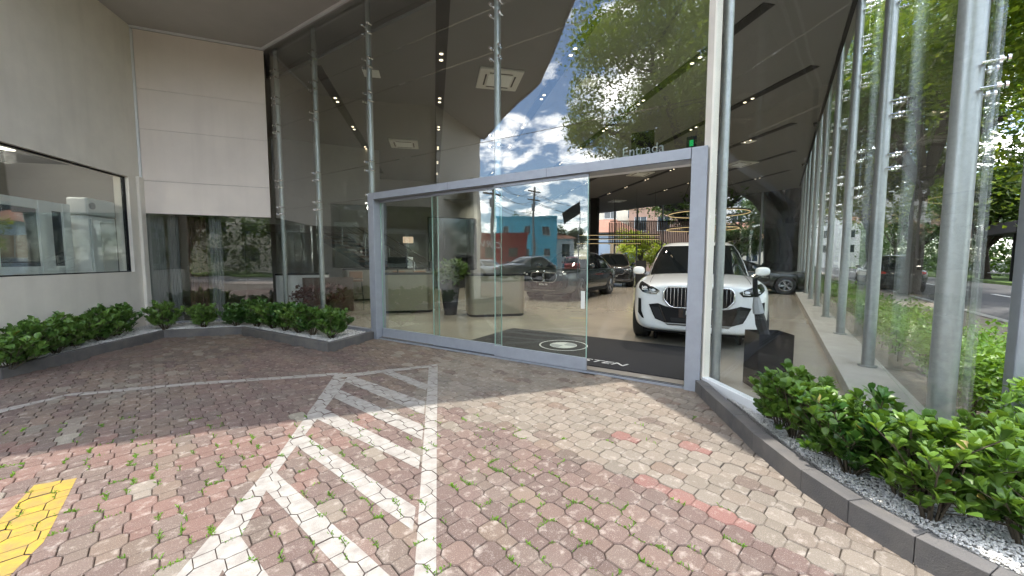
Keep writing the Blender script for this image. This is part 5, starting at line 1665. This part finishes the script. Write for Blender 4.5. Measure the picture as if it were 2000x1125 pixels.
# red white banner stand and dark stand behind the door leaf
# reception counters of brushed metal
def counter(label, a, c, depth, h, m='desk_metal'):
    d = Vector((c[0] - a[0], c[1] - a[1])); L = d.length; d.normalize(); nn = (-d.y, d.x)
    t = thing('reception_counter', label, 'counter', (a[0], a[1], FL), math.atan2(d.y, d.x))
    def rr(x0, x1, y0, y1, r, k=8):
        pts = []
        for cx, cy, s0 in ((x1 - r, y0 + r, -math.pi / 2), (x1 - r, y1 - r, 0), (x0 + r, y1 - r, math.pi / 2), (x0 + r, y0 + r, math.pi)):
            for j in range(k + 1): pts.append((cx + r * math.cos(s0 + j * math.pi / 2 / k), cy + r * math.sin(s0 + j * math.pi / 2 / k)))
        return pts
    mb = MB(); mb.prism(rr(0, L, 0, depth, 0.2), 0.06, h - 0.04); smooth_angle(mb.build('front', m, t), 30)
    mb = MB(); mb.prism(rr(0.02, L - .02, 0.02, depth - .02, 0.19), 0.0, 0.06); mb.build('kick', 'black', t)
    mb = MB(); mb.prism(rr(-.01, L + .01, -.01, depth + .01, 0.2), h - 0.039, h); mb.build('top', 'black', t)
    return t
counter('left brushed metal reception counter behind the sliding door', (-3.35, 9.72), (-2.08, 9.98), 0.8, 1.03)
counter('right brushed metal reception counter behind the sliding door', (-1.02, 9.02), (0.35, 9.35), 0.8, 1.03)
counter('pale cafe counter with brown doors behind the cafe window', (-6.0, 9.6), (-4.85, 10.0), 0.6, 1.02, 'curtain_white')
mb = MB(); mb.box(0, 1.2, 0, .03, 0, 0.9); o = mb.build('counter_door', 'wood_brown'); o.location = (-5.35, 9.72, FL + .02); o.rotation_euler = (0, 0, rad(19)); tag(o, 'dark brown counter front between the steel posts', 'cabinet')
counter('long dark bar counter deep at the left', (-5.6, 12.6), (-3.0, 13.6), 0.7, 1.08, 'desk_metal')
# objects on the counter: small monitor
mn = thing('monitor', 'small screen on the left reception counter', 'monitor', (-3.05, 10.2, FL + 1.03), rad(190))
mb = MB(); mb.box(-.25, .25, -.015, .015, .10, .42); mb.build('screen', 'black_gloss', mn)
mb = MB(); mb.tube((0, 0.02, 0.01), (0, 0.02, 0.12), .02, seg=8); mb.build('neck', 'black', mn)
mb = MB(); mb.box(-.12, .12, -.08, .08, 0, .012); mb.build('foot', 'black', mn)
# coffee machine
cm = thing('coffee_machine', 'white coffee machine on the dark bar counter', 'coffee machine', (-3.75, 13.7, FL + 1.08), rad(20))
mb = MB(); mb.box(-.18, .18, -.2, .2, 0.0, .06); mb.box(-.18, .18, .05, .2, .06, .40); mb.box(-.18, .18, -.2, .049, .28, .40); mb.build('body', 'plastic_white', cm, bevel=0.01)
mb = MB(); mb.tube((0, -.1, .2), (0, -.1, .28), .03, seg=10); mb.build('spout', 'black', cm)
# bar stools
for k, (x, y) in enumerate(((-4.9, 12.0), (-4.3, 12.2), (-3.7, 12.45), (-3.1, 12.7))):
    t = thing('bar_stool', ('first', 'second', 'third', 'fourth')[k] + ' bar stool from the left at the dark bar', 'stool', (x, y, FL), rad(20), 'bar stools')
    mb = MB(); mb.box(-.19, .19, -.18, .18, .70, .76); mb.build('seat', 'seat_tan', t, bevel=0.02)
    mb = MB(); mb.box(-.19, .19, -.20, -.15, .80, 1.02); mb.build('backrest', 'seat_tan', t, bevel=0.02)
    for sx in (-1, 1):
        for sy in (-1, 1):
            mb = MB(); mb.tube((sx * .15, sy * .14, .70), (sx * .2, sy * .19, 0), .012, seg=6); mb.build('leg', 'black', t)
        mb = MB(); mb.tube((sx * .14, -.165, .76), (sx * .14, -.18, .80), .012, seg=6); mb.build('back_rod', 'black', t)
    mb = MB(); mb.box(-.18, .18, .15, .17, .28, .30); mb.build('footrest', 'black', t)
# small lit wall sign deep at the bar
mb = MB(); mb.box(-.22, .22, 0, .03, 0, .28); o = mb.build('lit_sign', 'sign_glow'); o.location = (-4.6, 17.0, 2.15); o.rotation_euler = (0, 0, rad(18)); tag(o, 'small glowing sign on the dark wall behind the bar', 'sign')

# staircase with steel railing
stc = thing('staircase', 'staircase with steel railings at the left of the showroom', 'staircase')
S0 = (-3.1, 14.6); sd_ = Vector((-0.93, 0.25)).normalized(); sn_ = (sd_.y * -1, sd_.x)
for k in range(14):
    mb = MB(); mb.obox(S0, sd_, sn_, 0.28 * k, 0.28 * k + 0.32, 0, 1.3, FL + 0.17 * k + 0.10, FL + 0.17 * k + 0.17); mb.build('step', 'wood_brown', stc)
mb = MB()
for e in (0.0, 1.24):
    a = (S0[0] + sn_[0] * e, S0[1] + sn_[1] * e)
    q = MB(); q.add([(a[0], a[1], FL + .001), (a[0] + sd_.x * 3.95, a[1] + sd_.y * 3.95, FL + 2.15), (a[0] + sd_.x * 3.95, a[1] + sd_.y * 3.95, FL + 2.45), (a[0], a[1], FL + .3),
                    (a[0] + sn_[0] * .05, a[1] + sn_[1] * .05, FL + .001), (a[0] + sd_.x * 3.95 + sn_[0] * .05, a[1] + sd_.y * 3.95 + sn_[1] * .05, FL + 2.15), (a[0] + sd_.x * 3.95 + sn_[0] * .05, a[1] + sd_.y * 3.95 + sn_[1] * .05, FL + 2.45), (a[0] + sn_[0] * .05, a[1] + sn_[1] * .05, FL + .3)],
                   [(0, 1, 2, 3), (7, 6, 5, 4), (0, 4, 5, 1), (3, 2, 6, 7), (0, 3, 7, 4), (1, 5, 6, 2)]); q.build('stringer', 'black_matt', stc, fixn=True)
    for hgt in (0.35, 0.6, 0.85, 1.1):
        r = MB(); r.tube((a[0], a[1], FL + .2 + hgt), (a[0] + sd_.x * 3.95, a[1] + sd_.y * 3.95, FL + 2.35 + hgt), .018 if hgt > 1 else .01, seg=6); r.build('rail', 'satin_chrome', stc)
    for k in range(5):
        p = (a[0] + sd_.x * .98 * k, a[1] + sd_.y * .98 * k); z = FL + .2 + .535 * k
        r = MB(); r.tube((p[0], p[1], z), (p[0], p[1], z + 1.1), .016, seg=6); r.build('baluster', 'satin_chrome', stc)
# landing rail
for hgt in (0.6, 1.1):
    r = MB(); r.tube((S0[0], S0[1], FL + .2 + hgt), (S0[0] + 1.3, S0[1] + .1, FL + .2 + hgt), .015, seg=6); r.build('rail', 'satin_chrome', stc)
r = MB(); r.tube((S0[0] + 1.3, S0[1] + .1, FL), (S0[0] + 1.3, S0[1] + .1, FL + 1.3), .02, seg=8); r.build('baluster', 'satin_chrome', stc)

# potted plants inside
pp = thing('potted_plant', 'potted plant in a tall black pot between the reception counters', 'potted plant', (-1.55, 9.55, FL))
mb = MB(); mb.lathe([(.005, 0), (.15, 0), (.23, .62), (.235, .66), (.20, .66), (.19, .58), (.005, .58)], seg=24); smooth_angle(mb.build('pot', 'black_matt', pp))
mb = MB(); rq = random.Random(4); cl = []
for k in range(14):
    a = rq.uniform(0, 6.28); e = Vector((math.cos(a) * rq.uniform(.1, .4), math.sin(a) * rq.uniform(.1, .4), rq.uniform(.9, 1.3)))
    mb.path([(0, 0, .58), (e.x * .4, e.y * .4, .85), e], [.01, .008, .004], seg=5); cl.append(((e.x, e.y, e.z), (.12, .12, .1), 1.0))
mb.build('stems', 'stem', pp)
tag(leaf_cloud('foliage', cl, 40, 0.16, 'leaf_tree', pp, 31, kind='obovate'), kind='stuff')
for k, (p, lab) in enumerate((((-5.05, 9.15), 'dark reddish plant inside the glass corner'), ((-4.15, 8.75), 'low dark reddish plant inside the glass front'))):
    t = thing('indoor_plant', lab, 'potted plant', (p[0], p[1], FL), 0, 'reddish indoor plants')
    mb = MB(); mb.lathe([(.005, 0), (.16, 0), (.2, .25), (.16, .25), (.005, .22)], seg=16); smooth_angle(mb.build('pot', 'black_matt', t))
    mb = MB(); cl = []
    for q in range(10):
        a = rq.uniform(0, 6.28); e = Vector((math.cos(a) * .2, math.sin(a) * .2, rq.uniform(.4, .75))); mb.path([(0, 0, .2), e], [.008, .003], seg=4); cl.append((tuple(e), (.1, .1, .1), 1))
    mb.build('stems', 'stem', t); tag(leaf_cloud('foliage', cl, 26, 0.10, 'plant_red', t, 33 + k, kind='obovate'), kind='stuff')
# framed screen on the back wall (behind the mirrored red shop)
vs_ = thing('video_screen', 'large dark wall screen at the back behind the door leaves', 'screen', (-2.9, 18.6, 0), rad(19))
mb = MB(); mb.box(-1.1, 1.1, 0, .06, .95, 3.4); mb.build('panel', 'black_gloss', vs_)
mb = MB(); mb.box(-1.15, 1.15, .061, .10, .90, 3.45); mb.build('surround', 'black', vs_)
mb = MB(); mb.box(-.9, .9, 0.1, .5, 0.03, .90); mb.build('cabinet', 'black_matt', vs_)

# ------------------------------------------------------------------ things in the office behind the left window
fw = thing('white_folding_frame', 'white framed glass partition inside the office window', 'partition', (W1B[0], W1B[1], 0))
def fbox_(name, m, parent, a0, a1, b0, b1, z0, z1, bevel=0.004):
    t = MB(); lbox(t, a0, a1, b0, b1, z0, z1); return t.build(name, m, parent, bevel=bevel)
for (a0, a1) in ((1.18, 1.32), (1.52, 1.74), (2.35, 2.45), (2.95, 3.05)):
    fbox_('stile', 'plastic_white', fw, a0, a1, -0.40, -0.33, 0.9, 2.34)
for (a0, a1) in ((1.322, 1.518), (1.742, 2.348), (2.452, 2.948)):
    fbox_('rail', 'plastic_white', fw, a0, a1, -0.39, -0.34, 2.2, 2.338); fbox_('rail', 'plastic_white', fw, a0, a1, -0.39, -0.34, 1.18, 1.30)
    fbox_('pane', 'window_dark', fw, a0, a1, -0.37, -0.36, 1.302, 2.198, 0)
au = thing('wall_air_conditioner', 'white wall air conditioner with a round fan inside the office window', 'air conditioner', (W1B[0], W1B[1], 0))
fbox_('body', 'plastic_white', au, 0.36, 1.0, -0.52, -0.22, 2.20, 2.50, 0.03)
c_ = LW(0.90, -0.20, 2.36)
mb = MB(); mb.tube((c_[0] - n1[0] * .03, c_[1] - n1[1] * .03, 2.36), (c_[0], c_[1], 2.36), .06, seg=18); mb.build('fan_grille', 'umbrella_grey', au)
wb_ = thing('white_cupboard', 'tall white cupboard below the wall air conditioner in the office', 'cupboard', (W1B[0], W1B[1], 0))
fbox_('carcass', 'plastic_white', wb_, 0.36, 0.96, -0.72, -0.24, 0.05, 2.18, 0.01)
fbox_('door', 'ac_grey', wb_, 0.40, 0.72, -0.238, -0.225, 0.2, 2.1, 0.004)
fbox_('door', 'plastic_white', wb_, 0.74, 0.94, -0.238, -0.215, 0.2, 2.14, 0.01)
ol = thing('office_lamp', 'small glowing ceiling lamp inside the office window', 'lamp', (W1B[0], W1B[1], 0))
for a_ in (1.3,):
    c_ = LW(a_, -1.0, 0)
    mb = MB(); mb.tube((c_[0], c_[1], 3.18), (c_[0], c_[1], 3.248), .08, seg=14); mb.build('lens', 'office_glow', ol)
    ld = bpy.data.lights.new('office_light', 'POINT'); ld.energy = 9; ld.color = (1.0, 0.93, 0.82); ld.shadow_soft_size = 0.1
    lo_ = bpy.data.objects.new('office_light', ld); COL.objects.link(lo_); lo_.location = (c_[0], c_[1], 3.05); lo_.parent = ol

# blue grey steel pillar at the right edge
pl_ = thing('steel_pillar', 'blue grey steel pillar at the right picture edge behind the shrubs', 'pillar', (3.27, 2.36, 0), rad(-35))
mb = MB(); mb.box(-.09, .09, -.07, .07, 0, 5.2); mb.build('shaft', 'alu', pl_, bevel=0.012)
mb = MB(); mb.box(-.13, .13, -.11, .11, 0.0, .03); mb.build('base_plate', 'alu', pl_)

# ================================================================== BEYOND THE BUILDING
def house(name, label, o, face, w, d, h, wallm, rows, cols_, wm='window_dark', roof=None, parapet=True, group=None, ww=0.5, wh=0.5, z0=-0.15, bottom=0.12, sill=True):
    """o: centre of the front wall, face: unit plan vector the front looks to"""
    t = thing(name, label, 'building', (o[0], o[1], z0), math.atan2(face[0], -face[1]), group)
    mb = MB(); mb.box(-w / 2, w / 2, 0, d, 0, h); mb.build('wall', wallm, t)
    cw_, ch_ = w / cols_, h * (1 - bottom) / rows
    for i in range(rows):
        for j in range(cols_):
            cx = -w / 2 + cw_ * (j + .5); cz = h * bottom * .7 + ch_ * (i + .55)
            hw, hh = cw_ * ww / 2, ch_ * wh / 2
            mb = MB(); mb.box(cx - hw, cx + hw, -.02, .05, cz - hh, cz + hh); wo = mb.build('window', wm, t)
            if sill:
                mb = MB(); mb.box(cx - hw - .08, cx + hw + .08, -.10, -.003, cz - hh - .10, cz - hh - .01); mb.build('sill', 'house_white', wo)
                mb = MB()
                mb.box(cx - hw - .05, cx - hw, -.05, -.001, cz - hh, cz + hh); mb.box(cx + hw, cx + hw + .05, -.05, -.001, cz - hh, cz + hh); mb.box(cx - .025, cx + .025, -.045, -.0205, cz - hh, cz + hh)
                mb.build('frame', 'house_white', wo)
    if roof:
        mb = MB(); e = .5
        mb.add([(-w / 2 - e, -e, h + .002), (w / 2 + e, -e, h + .002), (w / 2 + e, d + e, h + .002), (-w / 2 - e, d + e, h + .002), (-w / 4, d / 2, h + roof), (w / 4, d / 2, h + roof)],
               [(0, 1, 5, 4), (1, 2, 5), (2, 3, 4, 5), (3, 0, 4), (3, 2, 1, 0)])
        mb.build('roof', 'roof_tile', t)
    elif parapet:
        mb = MB(); mb.box(-w / 2 - .1, w / 2 + .1, -.1, .25, h + .002, h + .35); mb.build('parapet', wallm, t)
    return t
def unit(x, y):
    l = math.hypot(x, y); return (x / l, y / l)
# behind the rear glass
house('pale_blue_house', 'pale blue house with tiled roof behind the rear glass', (9.9, 43), (-.2, -1), 7.5, 7, 4.6, 'house_palebl', 1, 2, 'shutter', 1.8, ww=.42, wh=.42)
house('cream_apartment_block', 'cream apartment block rising behind the pale blue house', (13.5, 60), (-.2, -1), 14, 10, 19, 'house_cream', 6, 4)
house('brown_building', 'brownish rendered building behind the brown screen', (20.5, 52), (-.3, -1), 9, 8, 8.5, 'house_orange', 2, 3)
house('white_apartment_block', 'white apartment block seen right of the fig tree limb', (33, 62), (-.5, -1), 14, 10, 20, 'house_white', 7, 5)
house('red_white_house', 'cream house with red tiled roof behind the fig tree', (27.5, 46), (-.5, -1), 9, 8, 4.0, 'house_cream', 1, 4, roof=2.4)
house('tower_block', 'tall grey tower at the end of the street', (60, 78), (-.6, -.8), 16, 14, 26, 'house_white', 8, 5)
# dark bus shelter across the street
bs = thing('bus_shelter', 'dark bus shelter roof across the street at the right edge', 'bus shelter', (34.2, 26.4, 0.05), math.atan2(RD[1], RD[0]))
mb = MB(); mb.box(-4.5, 4.5, -1.2, 1.2, 3.05, 3.75); mb.build('roof', 'black_matt', bs, bevel=.04)
for x in (-2.6, 2.6):
    mb = MB(); mb.tube((x, .6, 0), (x, .6, 3.05), .08, seg=10); mb.build('post', 'black', bs)
mb = MB(); mb.box(-1.8, 1.8, .3, .7, .42, .48); mb.build('bench', 'concrete', bs)
# blue street bin seen between the posts, lamp posts
sb = thing('blue_street_sign', 'small blue board on a post across the street', 'sign', (22.9, 19.6, 0.0), rad(35))
mb = MB(); mb.box(-.5, .5, -.03, .03, .9, 1.7); mb.build('board', 'roundel_blue', sb); mb = MB(); mb.tube((0, .05, 0), (0, .05, .95), .04, seg=8); mb.build('post', 'pole_concrete', sb)
for k, (p, lab) in enumerate((((21.5, 20.4), 'curved street lamp seen through the glass behind the kerb tree'), ((33.0, 35.5), 'distant street lamp farther along the street'))):
    t = thing('street_lamp', lab, 'street lamp', (p[0], p[1], 0), 0, 'street lamps')
    mb = MB(); mb.path([(0, 0, 0), (0, 0, 5.4), (.3, -.25, 6.0), (1.4, -1.0, 6.25)], [.08, .06, .05, .04], seg=8); mb.build('pole', 'alu', t)
    mb = MB(); mb.cbox((1.7, -1.22, 6.24), (.5, .3, .1)); mb.build('head', 'alu_white', t)

# mirrored street behind the camera
house('beige_row_house', 'beige row house mirrored in the cafe window', (-2, -36), (0.1, 1), 16, 9, 7, 'house_cream', 2, 5)
house('grey_row_house', 'grey row house mirrored beside the beige one', (17, -32), (-.2, 1), 16, 9, 6, 'wall_grey', 2, 5)
MC = (4.74, 7.61)
def facing(p): return unit(MC[0] - p[0], MC[1] - p[1])
bl = (-48.2, -20.8); f_ = facing(bl)
house('blue_building', 'bright turquoise two storey building mirrored in the sliding door', bl, f_, 9.6, 14, 8.0, 'house_blue', 2, 3, ww=.30, wh=.34)
rdp = (-36.6, -9.6); f_ = facing(rdp)
rs = house('red_shop', 'red shop front with white script mirrored in the sliding door', rdp, f_, 9.0, 8, 4.3, 'house_red', 1, 3, ww=.34, wh=.32, sill=False)
text_obj('shop_script', 'CERVEJA', 1.0, 'house_white', (0.4, -.12, 3.35), (rad(90), 0, 0), rs, .02, shear=.3)
house('grey_workshop', 'low grey workshop mirrored left of the red shop', (-38.5, 1.5), facing((-38.5, 1.5)), 10, 8, 4.6, 'wall_grey', 1, 3)
house('white_corner_house', 'white house mirrored at the right of the sliding door', (-56, -30), facing((-56, -30)), 9, 8, 5.5, 'house_white', 1, 3, roof=1.6)
def upole(lab, p, h):
    t = thing('utility_pole', lab, 'utility pole', (p[0], p[1], -.15), 0, 'utility poles')
    mb = MB(); mb.tube((0, 0, 0), (0, 0, h), .17, .11, seg=12); mb.build('pole', 'pole_concrete', t)
    for z in (h - .5, h - 1.4):
        mb = MB(); mb.obox((0, 0), unit(.42, .9), unit(-.9, .42), -1.1, 1.1, -.06, .06, z, z + .12); mb.build('cross_arm', 'wood_brown', t)
    mb = MB(); mb.tube((.3, .2, h - 2.6), (.3, .2, h - 1.8), .22, seg=12); mb.build('transformer', 'umbrella_grey', t)
    return t
PO = [(-32.6, -13.4), (-28.0, -6.4), (-38, -25.5)]
upole('utility pole mirrored in front of the turquoise building', PO[0], 9.6); upole('utility pole mirrored left of the turquoise building', PO[1], 9.0); upole('distant utility pole mirrored right of the turquoise building', PO[2], 9.6)
for k, (dz, off) in enumerate(((-.4, -.9), (-.4, 0.9), (-1.3, -.8), (-1.3, .8), (-2.2, 0), (-2.5, .1))):
    e = unit(.42, .9); P3 = []
    chain = [(-20, 8), PO[1], PO[0], PO[2], (-46, -44)]
    for i in range(4):
        a, b = chain[i], chain[i + 1]
        for j in range(8):
            f = j / 8; P3.append((a[0] + (b[0] - a[0]) * f + e[0] * off * .6, a[1] + (b[1] - a[1]) * f + e[1] * off * .6, 9.2 + dz - 1.2 * 4 * f * (1 - f) * .6))
    mb = MB(); mb.path(P3, .022, seg=4); o = mb.build('overhead_wire', 'black'); tag(o, ('topmost', 'second', 'third', 'fourth', 'fifth', 'lowest')[k] + ' overhead wire between the utility poles', 'wire', 'overhead wires')
fg = thing('flag_pole', 'dark feather flag on a pole mirrored at the edge of the front door leaf', 'flag', (-19.9, -10.3, 0))
mb = MB(); mb.tube((0, 0, 0), (0, 0, 6.0), .045, .03, seg=8); mb.build('pole', 'alu', fg)
mb = MB(); e = (-.45, .89)
mb.add([(0, 0, 5.9), (e[0] * 1.3, e[1] * 1.3, 5.0), (e[0] * 1.15, e[1] * 1.15, 4.2), (0, 0, 5.0), (.02, .01, 5.9), (e[0] * 1.3 + .02, e[1] * 1.3 + .01, 5.0), (e[0] * 1.15 + .02, e[1] * 1.15 + .01, 4.2), (.02, .01, 5.0)],
       [(0, 1, 2, 3), (7, 6, 5, 4), (0, 4, 5, 1), (1, 5, 6, 2), (2, 6, 7, 3), (3, 7, 4, 0)]); mb.build('flag', 'black_matt', fg)
